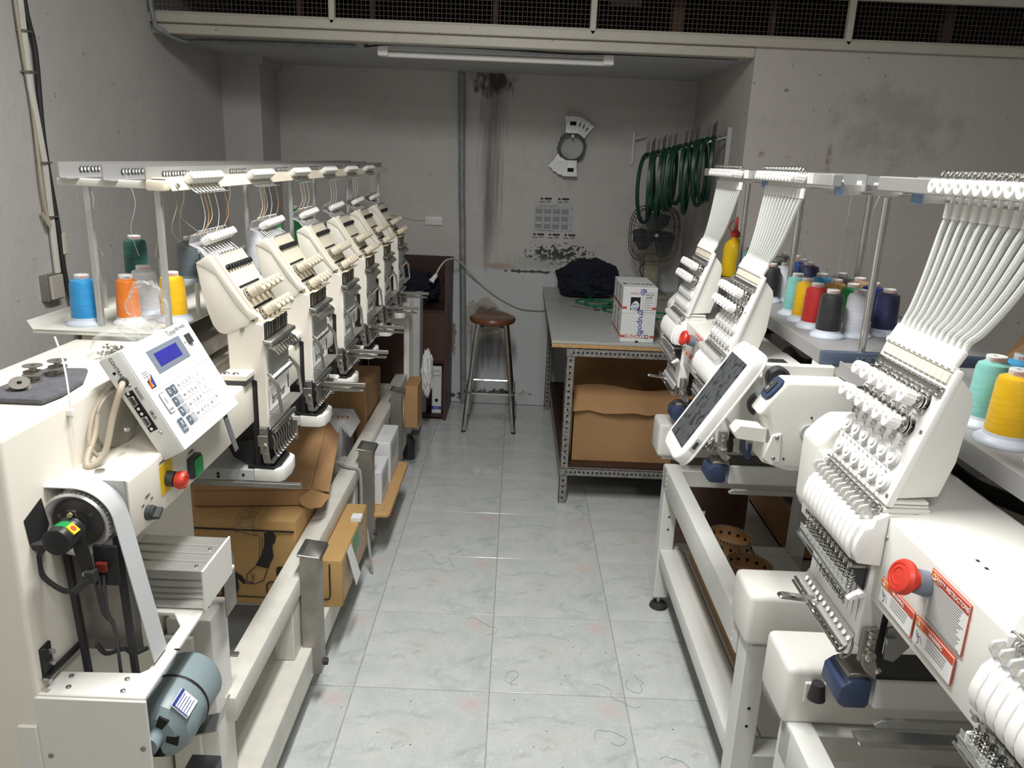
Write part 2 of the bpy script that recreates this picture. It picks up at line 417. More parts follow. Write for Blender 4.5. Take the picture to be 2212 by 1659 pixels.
struct(MB().box(-1.72, 3.4, 3.835, 3.95, 2.14, 2.18).box(-1.72, 3.4, 3.848, 3.86, 2.165, 2.19), 'trim_2', 'fascia', bevel=.003)
struct(MB().box(-1.72, 3.4, 3.86, 3.95, 2.395, 2.85), 'wall_upper', 'wall')
struct(MB().box(-1.72, 3.4, 3.84, 3.87, 2.35, 2.395), 'trim_3', 'fascia', bevel=.003)
struct(MB().box(-.42+.1, 1.05, 5.03, 5.05, 0, .068), 'baseboard_back', 'skirting', bevel=.003)
struct(MB().box(-1.8, 3.5, 5.05, 5.2, 2.14, 2.95).box(-1.8, 3.5, 3.96, 5.05, 2.16, 2.17).box(-1.8, 3.5, 3.96, 5.05, 2.85, 2.95), 'wall_loft', 'loftshade')
# wire grille of the loft opening
gr = empty('window_1', (.8, 3.86, 2.18), None, None); tag(gr, kind='structure')
m = MB()
x = -1.70
while x < 3.35:
    m.box(x, x+.003, 3.874, 3.877, 2.18, 2.36); x += .0205
for k in range(9): m.box(-1.7, 3.38, 3.877, 3.880, 2.188+k*.0205, 2.191+k*.0205)
tag(m.build('wire_mesh', 'grille', gr), kind='stuff')
for xx in (-.885, .305, 1.47, 2.63):
    MB().prism([(xx-.014, 2.36), (xx-.014, 2.175), (xx, 2.158), (xx+.014, 2.175), (xx+.014, 2.36)], 'y', 3.835, 3.87).build('mullion', 'fascia', gr, bevel=.003)
for xx, dx in ((-.75, .02), (-.16, .025), (.7, .05), (1.17, .02), (2.0, .04), (-1.1, .02), (2.9, .03)):
    MB().box(xx, xx+dx, 4.05, 4.10, 2.17, 2.85).build('loft_post', 'loftpost', gr)
MB().box(.45, .62, 4.6, 4.62, 2.42, 2.50).build('light_glimpse', 'paper', gr)  # pale sheet stands in for light glimpsed on a fixture in the loft

# pipes and cables fixed to the walls
tag(MB().tube([(-.376, 5.02, 2.10), (-.36, 5.02, 1.35), (-.352, 5.02, 1.2), (-.319, 5.02, .0)], .021, 10).build('drain_pipe', 'pipe'),
    'grey painted pipe running down the stained back wall from ceiling to floor', 'pipe')
pc = empty('wall_conduit', (-1.70, 2.86, 1.04), 'old white electrical conduit on the left wall ending in a junction box', 'conduit')
MB().tube([(-1.702, 2.84, 2.86), (-1.702, 2.84, 1.78), (-1.702, 2.868, 1.53), (-1.702, 2.866, 1.13)], .012, 8).build('conduit_tube', 'railpaint', pc)
for z, y in ((1.95, 2.843), (1.82, 2.84), (1.52, 2.868), (1.33, 2.868), (2.2, 2.84)):
    MB().box(-1.72, -1.685, y-.02, y+.02, z, z+.006).build('clip', 'dull', pc)
MB().box(-1.72, -1.69, 2.775, 2.87, 1.035, 1.13).build('junction_box', 'dull', pc, bevel=.003)
MB().box(-1.692, -1.682, 2.79, 2.865, 1.04, 1.125).build('box_lid', 'fascia', pc, bevel=.002)
MB().box(-1.72, -1.69, 2.90, 2.93, 1.19, 1.27).build('fuse_holder', 'cream2', pc, bevel=.004)
tag(MB().tube([(-1.71, 2.88, 2.86), (-1.70, 2.86, 2.1), (-1.705, 2.90, 1.9), (-1.705, 2.885, 1.6), (-1.70, 2.90, 1.3), (-1.70, 2.91, 1.1), (-1.69, 2.94, .9), (-1.68, 2.95, .5), (-1.69, 2.95, .05)], .009, 7, smooth=4).build('black_cable', 'rubber'),
    'thick black cable hanging down the left wall beside the white conduit', 'cable')
tag(MB().tube([(-1.705, 2.80, 2.86), (-1.705, 2.82, 2.0), (-1.705, 2.84, 1.7), (-1.70, 2.83, 1.45), (-1.70, 2.84, 1.34), (-1.69, 2.835, 1.30), (-1.705, 2.82, 1.35)], .006, 6, smooth=4).build('brown_cable', 'cable'),
    'dusty brown cable tied along the conduit with its end folded back', 'cable')
tag(MB().tube([(-1.72, 3.84, 2.84), (-1.70, 3.83, 2.2), (-1.66, 3.85, 2.10), (-1.60, 3.95, 2.075), (-1.5, 3.98, 2.083), (-.8, 3.965, 2.087)], .011, 8, smooth=5).build('corner_conduit', 'pipe'),
    'bent grey conduit coming down the corner and running under the lintel', 'conduit')
tag(MB().tube([(-1.55, 3.965, 2.10), (-.8, 3.95, 2.10), (-.76, 3.96, 2.085), (-.62, 3.94, 2.097), (-.2, 3.93, 2.096), (.2, 3.93, 2.088), (.45, 3.93, 2.094), (1.0, 3.94, 2.096)], .0045, 5, smooth=4).build('lamp_cable', 'rubber'),
    'thin black cable strung along the lintel to the unlit tube lamp', 'cable')
lf = empty('tube_lamp', (-.13, 4.0, 2.04), 'unlit white fluorescent batten under the lintel of the recess', 'lamp')
MB().box(-.67, .40, 3.975, 4.02, 2.075, 2.10).build('housing', 'greypaint', lf, bevel=.003)
MB().cyl((-.66, 3.995, 2.06), (.39, 3.995, 2.06), .0135, 12).build('tube', 'plastic', lf)
for xx in (-.70, .375): MB().box(xx, xx+.05, 3.965, 4.03, 2.05, 2.10).build('end_cap', 'plastic', lf, bevel=.004)

# ---------------------------------------------------------------- the six-head machine on the left
S = .40
LM = empty('embroidery_machine', (-.7, 2.9, 0), 'long cream six-head embroidery machine with a frame of worn rails along the left wall', 'machine', 'embroidery machines')
del LM['group']
ya, yb = 1.716, 1.898
P0 = V((-.672, 1.368)); dd = V((.549, -.836)); nn = V((.836, .549))
def F(t, y, h): q = P0+dd*t+nn*h; return V((q.x, y, q.y))
hd = MB().prism([(-.709, 1.348), (-.703, 1.356), (-.680, 1.366), (-.653, 1.328), (-.623, 1.282), (-.600, 1.248), (-.588, 1.236), (-.60, 1.215), (-.653, 1.193), (-.668, 1.197), (-.680, 1.214), (-.690, 1.245), (-.70, 1.29)], 'y', ya-.004, yb).build('sewing_head', 'cream', LM, bevel=.004, seg=2, org=V((-.64, ya, .88)))
MB().prism([(-.709, 1.352), (-.678, 1.372), (-.664, 1.356), (-.622, 1.290), (-.598, 1.256), (-.575, 1.238), (-.592, 1.228), (-.622, 1.262), (-.665, 1.330), (-.69, 1.345)], 'y', ya-.007, ya+.008).build('cheek', 'cream', hd, bevel=.003, seg=2)
MB().prism([(-.65, 1.196), (-.60, 1.225), (-.565, 1.218), (-.565, .972), (-.588, .972), (-.588, 1.085), (-.649, 1.10)], 'y', ya, yb).build('neck', 'cream', hd, bevel=.002)
MB().cyl((-.614, ya-.004, 1.205), (-.614, ya, 1.205), .005, 12).build('screw', 'steel', hd)
for x, z, r in ((-.634, 1.108, .0045), (-.607, 1.100, .0035), (-.596, 1.09, .003)): MB().cyl((x, ya-.001, z), (x, ya+.001, z), r, 10).build('screw_hole', 'dull', hd)
MB().box(-.603, -.590, ya+.004, yb+.06, .862, 1.088).build('slide_plate', 'black', hd, bevel=.002)
MB().prism([(-.603, .93), (-.603, .86), (-.66, .885), (-.68, .93)], 'y', ya+.02, yb).build('lower_guard', 'black', hd, bevel=.002)
MB().box(-.652, -.592, ya-.055, ya+.004, 1.100, 1.112).build('mount_flange', 'cream', hd, bevel=.0015)
MB().box(-.650, -.594, ya-.050, ya+.004, 1.088, 1.100).build('flange_pad', 'darkplastic', hd, bevel=.001)
for x in (-.641, -.620): MB().lathe([(.008, 0), (.006, .003), (0, .005)], (x, ya-.04, 1.112), n=10).build('bolt', 'steel', hd)
# face plate with nine channels
m = MB(); m.add([F(.0, ya+.01, .004), F(.195, ya+.01, .004), F(.195, yb-.002, .004), F(0, yb-.002, .004), F(.0, ya+.01, -.01), F(.195, ya+.01, -.01), F(.195, yb-.002, -.01), F(0, yb-.002, -.01)], [(0,1,2,3),(4,7,6,5),(0,4,5,1),(1,5,6,2),(2,6,7,3),(3,7,4,0)])
m.build('face_plate', 'cream2', hd, bevel=.001)
NY = [ya+.022+.0178*k for k in range(9)]
g0 = MB(); y = NY[0]+.0089
g0.add([F(.002, y, .0042), F(.06, y, .0042), F(.06, y+.0009, .0042), F(.002, y+.0009, .0042)], [(0, 1, 2, 3)])
g0 = g0.build('groove', 'greyink', hd); repeat(g0, [(0, .0178*k, 0) for k in range(1, 8)])
for t in (.083, .138):
    m = MB(); m.add([F(t, ya+.018, .0045), F(t+.006, ya+.018, .0045), F(t+.006, yb-.03, .0045), F(t, yb-.03, .0045), F(t, ya+.018, .003), F(t+.006, ya+.018, .003), F(t+.006, yb-.03, .003), F(t, yb-.03, .003)], [(0,1,2,3),(0,4,5,1),(1,5,6,2),(2,6,7,3),(3,7,4,0)])
    m.build('slot', 'hole', hd)
def spring(c, d, r, turns, L, wr=.0009, n=10):
    d = V(d).normalized(); a = d.orthogonal().normalized(); b = d.cross(a)
    return [V(c)+d*(L*i/(turns*n))+(a*math.cos(2*PI*i/n)+b*math.sin(2*PI*i/n))*r for i in range(turns*n+1)]
sp = MB().tube(spring(F(.036, NY[0], .006), (nn.x, 0, nn.y), .006, 3, .006, n=8), .0013, 4).cyl(F(.036, NY[0], .004), F(.036, NY[0], .014), .003, 8).build('check_spring', 'black', hd)
repeat(sp, [(0, .0178*k, 0) for k in range(1, 9)])
# steel roller plate with nine white rollers and hooks
m = MB(); y0, y1 = ya+.024, yb+.004
for a, b in (((-.684, 1.350), (-.713, 1.388)), ((-.713, 1.388), (-.700, 1.408))): pass
m.strip([(-.672, 1.346), (-.700, 1.382), (-.722, 1.392), (-.716, 1.412)], 'y', y0-.02, y1-.006, .002)
rp = m.build('roller_plate', 'plategrey', hd, bevel=.0005)
MB().box(-.676, -.672, y0, y0+.008, 1.351, 1.359).build('rivet', 'steel', hd)
def roller(o, d, r=.0095, L=.020, n=16):
    mb = MB(); P = [(r*.55, 0), (r*.95, .001), (r, .003), (r, L*.7), (r*.8, L*.74), (r*.8, L*.8), (r, L*.85), (r, L-.002), (r*.9, L), (r*.45, L), (r*.4, L-.004), (0, L-.004)]
    mb.lathe(P, o, d, n); dv_ = V(d).normalized(); u_ = dv_.orthogonal().normalized(); w_ = dv_.cross(u_)
    for i in range(12):
        q_ = V(o)+(u_*math.cos(PI*i/6)+w_*math.sin(PI*i/6))*r; mb.tube([q_+dv_*L*.08, q_+dv_*L*.68], r*.09, 3)
    return mb
ro = roller((-.703, NY[0]+.01, 1.394), (.836, 0, .549), .0094, .024).build('roller', 'plastic', hd); repeat(ro, [(0, .0186*k, .0006*k) for k in range(1, 9)])
hk = MB().tube([(-.71, NY[0], 1.40), (-.708, NY[0]-.003, 1.418), (-.700, NY[0]-.001, 1.421), (-.700, NY[0]+.002, 1.413)], .0013, 5, smooth=2).tube([(-.70, NY[0]+.004, 1.386), (-.684, NY[0]+.006, 1.374), (-.672, NY[0]+.008, 1.366), (-.660, NY[0]+.011, 1.375)], .0012, 5, smooth=2).build('thread_hook', 'chrome', hd)
repeat(hk, [(0, .0186*k, 0) for k in range(1, 9)])
# tension knobs, 5 + 4
def knob(t, y):
    m = MB(); c = F(t, y, .004); d = (nn.x, 0, nn.y)
    m.lathe([(.0135, 0), (.0135, .002), (.005, .002), (.005, .005), (.0135, .005), (.0138, .0065), (.006, .0065), (.006, .010)], c, d, 14, 1)
    m.tube(spring(c+V(d)*.009, d, .0075, 2, .006, n=8), .0011, 4, 1)
    m.lathe([(.0105, .012), (.0125, .013), (.0125, .030), (.0110, .031), (.0110, .033), (.0122, .034), (.0122, .0445), (.0105, .046), (.0045, .046), (.004, .041), (0, .041)], c, d, 16, 0)
    return m
k0 = knob(.108, ya+.026).build('tension_knob', ['knob', 'chrome'], hd); repeat(k0, [(0, .0345*k, 0) for k in range(1, 5)])
k1 = knob(.160, ya+.040).build('tension_knob', ['knob', 'chrome'], hd); repeat(k1, [(0, .0345*k, 0) for k in range(1, 4)])
cl = MB().tube([F(.092, ya+.020, .004), F(.092, ya+.020, .010), F(.096, ya+.023, .010), F(.096, ya+.023, .004)], .0011, 5).build('guide_pin', 'chrome', hd)
pins = [(0, .0173*k, 0) for k in range(1, 9)]; repeat(cl, pins)
dx, dz = dd*.054; repeat(cl, [(dx, .0173*k, dz) for k in range(9)])
# clear guard, ledge, take-up levers, needle bars
MB().box(-.5655, -.5615, ya, yb-.012, 1.186, 1.222).build('guard_window', 'darkplastic', hd, bevel=.001)
MB().strip([(-.566, 1.225), (-.548, 1.228)], 'y', ya, yb-.006, .0015).build('guard_lip', 'cream2', hd)
ln = MB().box(-.5614, -.5606, ya+.012, ya+.0135, 1.188, 1.220).build('thread_line', 'th_gold', hd); repeat(ln, [(0, .018*k, 0) for k in (1, 2, 4, 5, 7, 8)])
MB().prism([(-.566, 1.186), (-.545, 1.182), (-.543, 1.174), (-.549, 1.172), (-.551, 1.177), (-.566, 1.178)], 'y', ya-.012, yb-.004).build('ledge', 'steel', hd, bevel=.001)
tl = MB().prism([(-.566, 1.168), (-.552, 1.168), (-.540, 1.160), (-.534, 1.150), (-.536, 1.147), (-.543, 1.155), (-.554, 1.160), (-.566, 1.160)], 'y', ya+.008, ya+.0125).build('take_up_lever', 'chrome', hd, bevel=.0006)
repeat(tl, [(0, .0187*k, 0) for k in range(1, 9)])
MB().box(-.5655, -.5635, ya+.004, yb-.010, .965, 1.160).build('needle_case', 'grey_white' if 0 else 'white', hd, bevel=.0008)
nb = MB().cyl((-.5605, ya+.016, 1.075), (-.5605, ya+.016, 1.156), .0022, 8).build('needle_bar', 'steel', hd)
repeat(nb, [(0, .0178*k, 0) for k in range(1, 9)])
sb = MB()
for k in range(30): sb.tube(spring((-.556, ya+.006+.0055*k, 1.086-.0*k), (0, 1, 0), .007, 1, .0055, n=7), .0012, 4)
sb.build('spring_strip', 'chrome', hd)
# visor frame with the maker's lettering
vz = MB().prism([(-.563, 1.104), (-.554, 1.106), (-.534, 1.078), (-.528, 1.012), (-.534, 1.008), (-.542, 1.072), (-.556, 1.095)], 'y', ya-.006, ya-.003).prism([(-.563, 1.104), (-.554, 1.106), (-.534, 1.078), (-.528, 1.012), (-.534, 1.008), (-.542, 1.072), (-.556, 1.095)], 'y', yb-.018, yb-.014)
vz.box(-.560, -.528, ya-.006, yb-.014, 1.008, 1.0105)
vz.build('visor_frame', 'steel', hd, bevel=.0005)
wn = MB().box(-.5615, -.5600, ya+.004, yb-.02, 1.012, 1.070).build('name_plate', 'white', hd, bevel=.0005)
text('brother', .033, basis((-.5598, (ya+yb)/2-.020, 1.036), (0, 1, 0), (0, 0, 1)), 'ink', hd)
MB().box(-.5605, -.5590, yb-.036, yb-.030, 1.03, 1.062).build('lever_slot', 'hole', hd)
ls = MB()
for k in range(32): ls.tube(spring((-.556, ya+.006+.0055*k, .962), (0, 1, 0), .0055, 1, .0055, n=7), .0011, 4)
ls.build('lower_spring', 'chrome', hd)
MB().box(-.588, -.568, ya-.002, ya+.002, .905, .972).box(-.592, -.568, ya-.004, ya, .925, .952).build('hinge_plate', 'steel', hd, bevel=.001)
MB().prism([(-.585, .93), (-.575, .935), (-.566, .928), (-.562, .885), (-.578, .885)], 'y', ya-.008, ya-.005).build('arm_plate', 'dull', hd, bevel=.001)
for x, z in ((-.574, .926), (-.573, .905), (-.580, .96)): MB().cyl((x, ya-.011, z), (x, ya-.007, z), .0035, 8).build('screw', 'chrome', hd)
MB().strip([(-.566, .886), (-.556, .884), (-.553, .892)], 'y', ya-.006, yb-.012, .002).build('foot_rail', 'steel', hd)
MB().box(-.566, -.545, yb-.016, yb-.013, .884, .935).build('foot_rail_end', 'dull', hd, bevel=.001)
pf = MB().tube([(-.562, ya+.012, .950), (-.556, ya+.012, .935), (-.558, ya+.012, .915), (-.552, ya+.012, .899), (-.546, ya+.012, .897)], .0022, 6, smooth=2).build('presser_foot', 'dull', hd)
repeat(pf, [(0, .0187*k, 0) for k in range(1, 9)])
# bed arm below the head
MB().box(-.98, -.606, ya-.005, ya+.115, .838, .866).build('bed_arm', 'greypaint', hd, bevel=.0015)
MB().prism([(-.606, ya-.005), (-.55, ya-.005), (-.535, ya+.010), (-.530, ya+.055), (-.535, ya+.10), (-.55, ya+.115), (-.606, ya+.115)], 'z', .834, .868).build('arm_end', 'offwhite', hd, bevel=.005, seg=2)
MB().prism([(-.62, ya), (-.556, ya-.004), (-.545, ya+.02), (-.545, ya+.09), (-.56, ya+.11), (-.62, ya+.11)], 'z', .868, .8745).build('needle_plate', 'black', hd, bevel=.001)
for x, z in ((-.69, .853), (-.69, .845), (-.63, .852)): MB().cyl((x, ya-.0065, z), (x, ya-.0045, z), .0036, 8).build('arm_hole', 'hole', hd)
HEADS = [hd]
for k in range(1, 6): HEADS.append(dup(hd, (0, S*k, 0)))
HEADS[0]['label'] = 'nearest sewing head beside the control panel'
# twin clamp arms reaching out beside the further heads
ca = MB().box(-.62, -.420, 0, .012, .950, .962).box(-.62, -.43, .02, .034, .930, .936).prism([(-.54, .940), (-.50, .944), (-.47, .938), (-.44, .94), (-.44, .936), (-.47, .934), (-.50, .938), (-.54, .934)], 'y', .012, .024)
ca.v = [p+V((0, ya+.43, 0)) for p in ca.v]
ca = ca.build('clamp_arm', 'steel', LM, bevel=.001)
repeat(ca, [(0, S*k, 0) for k in range(1, 5)])
MB().box(-.9, -.478, 1.655, 1.668, .846, .858).build('clamp_bar', 'steel', LM, bevel=.001)
for k in range(1, 5):
    MB().box(-.60, -.54, ya+S*k+.20, ya+S*k+.23, .918, .930).build('arm_cushion', 'offwhite', LM, bevel=.004)

# beam, tower, end housing
MB().prism([(-.707, 1.088), (-.604, 1.088), (-.600, 1.084), (-.600, .985), (-.612, .975), (-.707, .955)], 'y', 1.132, 4.16).build('beam', 'cream', LM, bevel=.002)
MB().prism([(-.705, 1.086), (-.606, 1.086), (-.602, .985), (-.614, .977), (-.705, .957)], 'y', 1.1295, 1.132).build('beam_end_plate', 'steel', LM)
MB().box(-.93, -.707, 1.005, 1.60, .02, 1.198).build('housing', 'cream', LM, bevel=.008, seg=3)
MB().box(-.93, -.707, 1.60, 4.16, .95, 1.10).build('rear_beam', 'cream', LM, bevel=.004)
MB().box(-1.0, -.72, 1.62, 4.1, 1.12, 1.16).build('shaft_cover', 'dull', LM, bevel=.004)
for y, z in ((1.05, .76), (1.05, .73)): pass
for x in (-.90, -.855, -.74): MB().cyl((x, 1.0035, .70), (x, 1.0055, .70), .007, 10).build('screw_hole', 'hole', LM)
MB().box(-.80, -.57, 4.16, 4.50, 0.05, .83).build('end_cabinet', 'offwhite', LM, bevel=.006, seg=2)
MB().box(-.795, -.60, 4.152, 4.161, .34, .68).build('dark_panel', 'darkwood', LM, bevel=.004)
MB().box(-.57, -.53, 4.30, 4.44, .05, .85).build('end_post', 'greypaint', LM, bevel=.003)
MB().box(-.66, -.60, 4.02, 4.16, .83, .90).build('end_block', 'grey_white', LM, bevel=.003)
MB().box(-.64, -.54, 4.0, 4.12, .80, .82).build('end_arm', 'offwhite', LM, bevel=.004)
# lower frame
MB().box(-.698, -.553, 1.17, 4.30, .100, .198).build('floor_rail', 'railpaint', LM, bevel=.003)
MB().box(-.647, -.581, 1.45, 4.30, .367, .430).build('upper_rail', 'railpaint', LM, bevel=.006, seg=2)
for y in (1.905, 2.75, 3.49): MB().box(-.642, -.586, y, y+.08, .198, .368).build('upright', 'railpaint', LM, bevel=.003)
MB().box(-1.20, -.647, 2.84, 2.905, .381, .430).build('cross_rail', 'railpaint', LM, bevel=.003)
MB().box(-1.20, -.647, 3.90, 3.96, .381, .430).build('cross_rail', 'railpaint', LM, bevel=.003)
MB().box(-1.22, -1.12, 1.17, 4.30, .100, .198).build('floor_rail', 'railpaint', LM, bevel=.003)
for y in (2.25, 2.50, 3.02, 3.20, 3.45, 3.65): MB().box(-1.12, -.698, y, y+.05, .150, .198).build('floor_cross_bar', 'railpaint', LM, bevel=.002)
for y in (1.45, 2.4, 3.3, 4.1): MB().lathe([(0, 0), (.028, 0), (.030, .006), (.026, .016), (.010, .022), (.010, .100), (0, .100)], (-.625, y, 0), n=20).build('frame_foot', 'rubber', LM)
def bracket(y, x=-.5775):
    b = MB().strip([(x-.010, .500), (x+.054, .492), (x+.056, .484)], 'y', y-.005, y+.094, .003).box(x-.01, x+.004, y-.002, y+.092, .493, .503).build('bracket_top', 'steel', LM, bevel=.001)
    MB().strip([(x+.048, y+.047), (x+.048, y), (x, y), (x, y+.047)], 'z', .111, .495, .003).build('bracket_channel', 'dull', b)
    MB().cyl((x+.050, y+.03, .132), (x+.062, y+.03, .132), .011, 10).build('adjuster', 'rubber', b)
for y in (1.97, 2.805, 3.58): bracket(y)
# near corner post and sheet
MB().box(-.700, -.604, 1.405, 1.50, .02, .655).build('corner_post', 'offwhite', LM, bevel=.007, seg=2)
MB().box(-.70, -.64, 1.39, 1.405, .02, .62).build('corner_sheet', 'offwhite', LM, bevel=.002)
MB().strip([(-.640, .775), (-.590, .768), (-.586, .755), (-.586, .64)], 'y', 1.44, 1.50, .003).build('channel_bracket', 'dull', LM, bevel=.001)
for z in (.50, .42): MB().box(-.604, -.590, 1.50, 1.512, z, z+.006).build('cable_hook', 'steel', LM)
# shelf with cut-out
MB().prism([(-.715, 1.008), (-.545, 1.008), (-.552, 1.42), (-.60, 1.42), (-.60, 1.24), (-.571, 1.20), (-.571, 1.078), (-.580, 1.068), (-.715, 1.064)], 'z', .772, .780).box(-.71, -.60, 1.24, 1.42, .772, .780).build('shelf_plate', 'offwhite', LM, bevel=.0015)
MB().box(-.715, -.542, 1.004, 1.009, .30, .776).build('front_sheet', 'offwhite', LM, bevel=.0015)
MB().box(-.745, -.715, 1.0, 1.006, .30, .725).build('front_sheet', 'offwhite', LM, bevel=.0015)
for x, y in ((-.672, 1.026), (-.682, 1.052), (-.585, 1.022), (-.592, 1.050)): MB().lathe([(.0045, 0), (.004, .002), (0, .0032)], (x, y, .780), n=10).build('screw', 'steel', LM)
for x, z in ((-.70, .67), (-.553, .69)): MB().cyl((x, 1.0015, z), (x, 1.004, z), .004, 10).build('screw', 'dull', LM)
for y in (1.13, 1.26, 1.37): MB().box(-.552, -.543, y, y+.004, .7795, .7805).build('notch', 'hole', LM)
# driver box on the shelf
db = MB().box(-.722, -.545, 1.25, 1.38, .782, .862).build('driver_box', 'alu', LM, bevel=.002)
for z in (.80, .812, .824, .84): MB().box(-.722, -.5445, 1.2485, 1.25, z, z+.004).build('fin', 'steel', db)
MB().box(-.547, -.5425, 1.246, 1.384, .782, .863).build('side_cover', 'offwhite', db, bevel=.001)
for y in (1.28, 1.34, 1.31): MB().box(-.722, -.55, y, y+.004, .862, .8635).build('rib', 'lightmetal', db)
for y in (1.265, 1.33): MB().lathe([(.004, 0), (.003, .002), (0, .0025)], (-.562, y, .8625), n=8).build('screw', 'steel', db)
# belt cover, hand wheel, encoder, belts
cx, cz = -.666, 1.0295
def arc(r, a0, a1, n=12): return [(cx+r*math.cos(math.radians(a0+(a1-a0)*i/n)), cz+r*math.sin(math.radians(a0+(a1-a0)*i/n))) for i in range(n+1)]
cv = [(-.711, 1.090)]+arc(.0605, 92, 14)+[(-.565, .786)]
cov = MB().strip(cv, 'y', 1.086, 1.131, .0015).build('belt_cover', 'greypaint', LM)
text('0', .011, basis((cx+.0612*math.cos(.9), 1.102, cz+.0612*math.sin(.9)), (.0, 1, 0), (-math.sin(.9), 0, math.cos(.9))), 'paper', cov)
for a in (1.25, 1.0, .8, .6, .4):
    q = (cx+.0608*math.cos(a), 1.089, cz+.0608*math.sin(a)); MB().cyl(q, (q[0], 1.096, q[2]), .0006, 4).build('scale_mark', 'paper', cov)
MB().prism([(1.030, 1.062), (1.075, 1.078), (1.085, 1.03), (1.070, 1.012), (1.036, 1.018)], 'x', -.7085, -.7055).build('cover_opening', 'hole', LM)
MB().prism([(1.034, 1.022), (1.07, 1.014), (1.066, 1.004), (1.04, 1.008)], 'x', -.708, -.690).build('rubber_flap', 'rubber', LM, bevel=.002)
wh = MB().lathe([(.0, .018), (.020, .018), (.022, .010), (.040, .014), (.046, .003), (.050, .0), (.0535, .003), (.0535, .045), (.048, .048), (0, .048)][::1], (cx, 1.082, cz), (0, 1, 0), 40).build('hand_wheel', 'alu', LM)
MB().lathe([(.0, .0), (.034, .0), (.042, .005)], (cx, 1.0915, cz), (0, 1, 0), 32).build('wheel_recess', 'darksteel', wh)
MB().lathe([(.018, .0), (.019, .004), (.012, .012), (0, .012)], (cx, 1.085, cz), (0, 1, 0), 20).build('hub', 'darkplastic', wh)
for a in (.6, 2.7, 4.4): MB().cyl((cx+.028*math.cos(a), 1.090, cz+.028*math.sin(a)), (cx+.028*math.cos(a), 1.096, cz+.028*math.sin(a)), .0035, 8).build('screw', 'dull', wh)
for k in range(18):
    a = -.3+k*.14; q = V((cx+.0537*math.cos(a), 1.087, cz+.0537*math.sin(a))); MB().cyl(q, q+V((0, .006 if k % 5 == 0 else .003, 0)), .0005, 4).build('scale_mark', 'paper', wh)
ex, ez = -.658, 1.033
en = MB().lathe([(.0, 0), (.0195, 0), (.021, .002), (.021, .036), (.0235, .038), (.0235, .042), (0, .042)], (ex, 1.020, ez), (0, 1, 0), 24).build('encoder', 'black', LM, bevel=.0008)
lb = MB(); [lb.add([(ex+.0213*math.cos(a), 1.034, ez+.0213*math.sin(a)), (ex+.0213*math.cos(a), 1.050, ez+.0213*math.sin(a)), (ex+.0213*math.cos(a+.2), 1.050, ez+.0213*math.sin(a+.2)), (ex+.0213*math.cos(a+.2), 1.034, ez+.0213*math.sin(a+.2))], [(0, 1, 2, 3)]) for a in (1.1, 1.3, 1.5, 1.7, 1.9, 2.1)]; lb.build('encoder_label', 'green', en)
MB().prism([(.0, .0), (.012, .0), (.012, .012), (.0, .012)], 'y', 0, .001).build('tmp', 'yellow', en) if 0 else None
q = basis((ex+.0160, 1.040, ez+.0142), (-.0, 1, .0), (-.7, 0, .7)); lb = MB(); lb.M = q; lb.box(-.008, .008, -.008, .008, -.001, .0015).build('warning_label', 'yellow', en)
q = basis((ex+.0165, 1.040, ez+.0147), (-.0, 1, .0), (-.7, 0, .7)); lb = MB(); lb.M = q; lb.lathe([(.004, .0008), (.0048, .0008), (.0048, .0012), (.004, .0012)], (0, 0, 0), n=14).build('warning_mark', 'redink', en)
MB().prism([(-.662, 1.066), (-.648, 1.066), (-.636, 1.0), (-.630, .952), (-.648, .950), (-.658, 1.0)], 'y', 1.060, 1.066).build('encoder_bracket', 'black', LM, bevel=.001)
MB().cyl((-.641, 1.054, .963), (-.641, 1.061, .963), .005, 10).build('bolt', 'steel', LM)
MB().cyl((-.655, 1.056, 1.060), (-.655, 1.062, 1.060), .004, 10).build('bolt', 'copper', LM)
MB().tube([(ex-.018, 1.045, ez-.012), (-.697, 1.047, 1.005), (-.706, 1.05, .986), (-.702, 1.05, .958), (-.675, 1.05, .936), (-.655, 1.05, .938)], .0040, 8, smooth=5).build('encoder_cable', 'rubber', LM)
MB().cyl((-.658, 1.05, .935), (-.634, 1.055, .957), .006, 10).box(-.640, -.626, 1.05, 1.065, .950, .968).build('cable_boot', 'rubber', LM)
MB().box(-.634, -.616, 1.070, 1.078, .957, .974).build('red_connector', 'darkred', LM, bevel=.002)
MB().box(-.640, -.602, 1.078, 1.084, .930, 1.0).build('sensor_plate', 'black', LM, bevel=.002)
for x0, x1 in ((-.700, -.676), (-.616, -.600)):
    MB().tube([(x0, 1.108, 1.0), (x1, 1.10, .60)], .0065, 4).build('drive_belt', 'rubber', LM)
for dx_ in (0, .008, .016): MB().tube([(-.640+dx_, 1.075, .95), (-.636+dx_*.5, 1.08, .88), (-.624, 1.09, .83), (-.628, 1.095, .60)], .0026, 6, smooth=3).build('lead', 'darkplastic', LM)
MB().tube([(-.67, 1.11, .80), (-.65, 1.10, .79), (-.62, 1.10, .80), (-.61, 1.11, .785), (-.59, 1.12, .79)], .004, 6, smooth=4).build('lead', 'rubber', LM)
MB().box(-.706, -.60, 1.125, 1.1285, .78, .957).build('back_sheet', 'dull', LM)
MB().box(-.7085, -.703, 1.02, 1.046, .800, .850).build('hinge_bracket', 'black', LM, bevel=.001)
MB().tube([(-.703, 1.018, .796), (-.703, 1.03, .798), (-.700, 1.115, .797)], .0065, 4).build('stay_bar', 'black', LM, bevel=.002)
for y_, z in ((1.018, .797), (1.033, .821), (1.035, .838)): MB().cyl((-.703, y_, z), (-.692, y_-.002, z), .0045, 8).build('bolt', 'steel', LM)
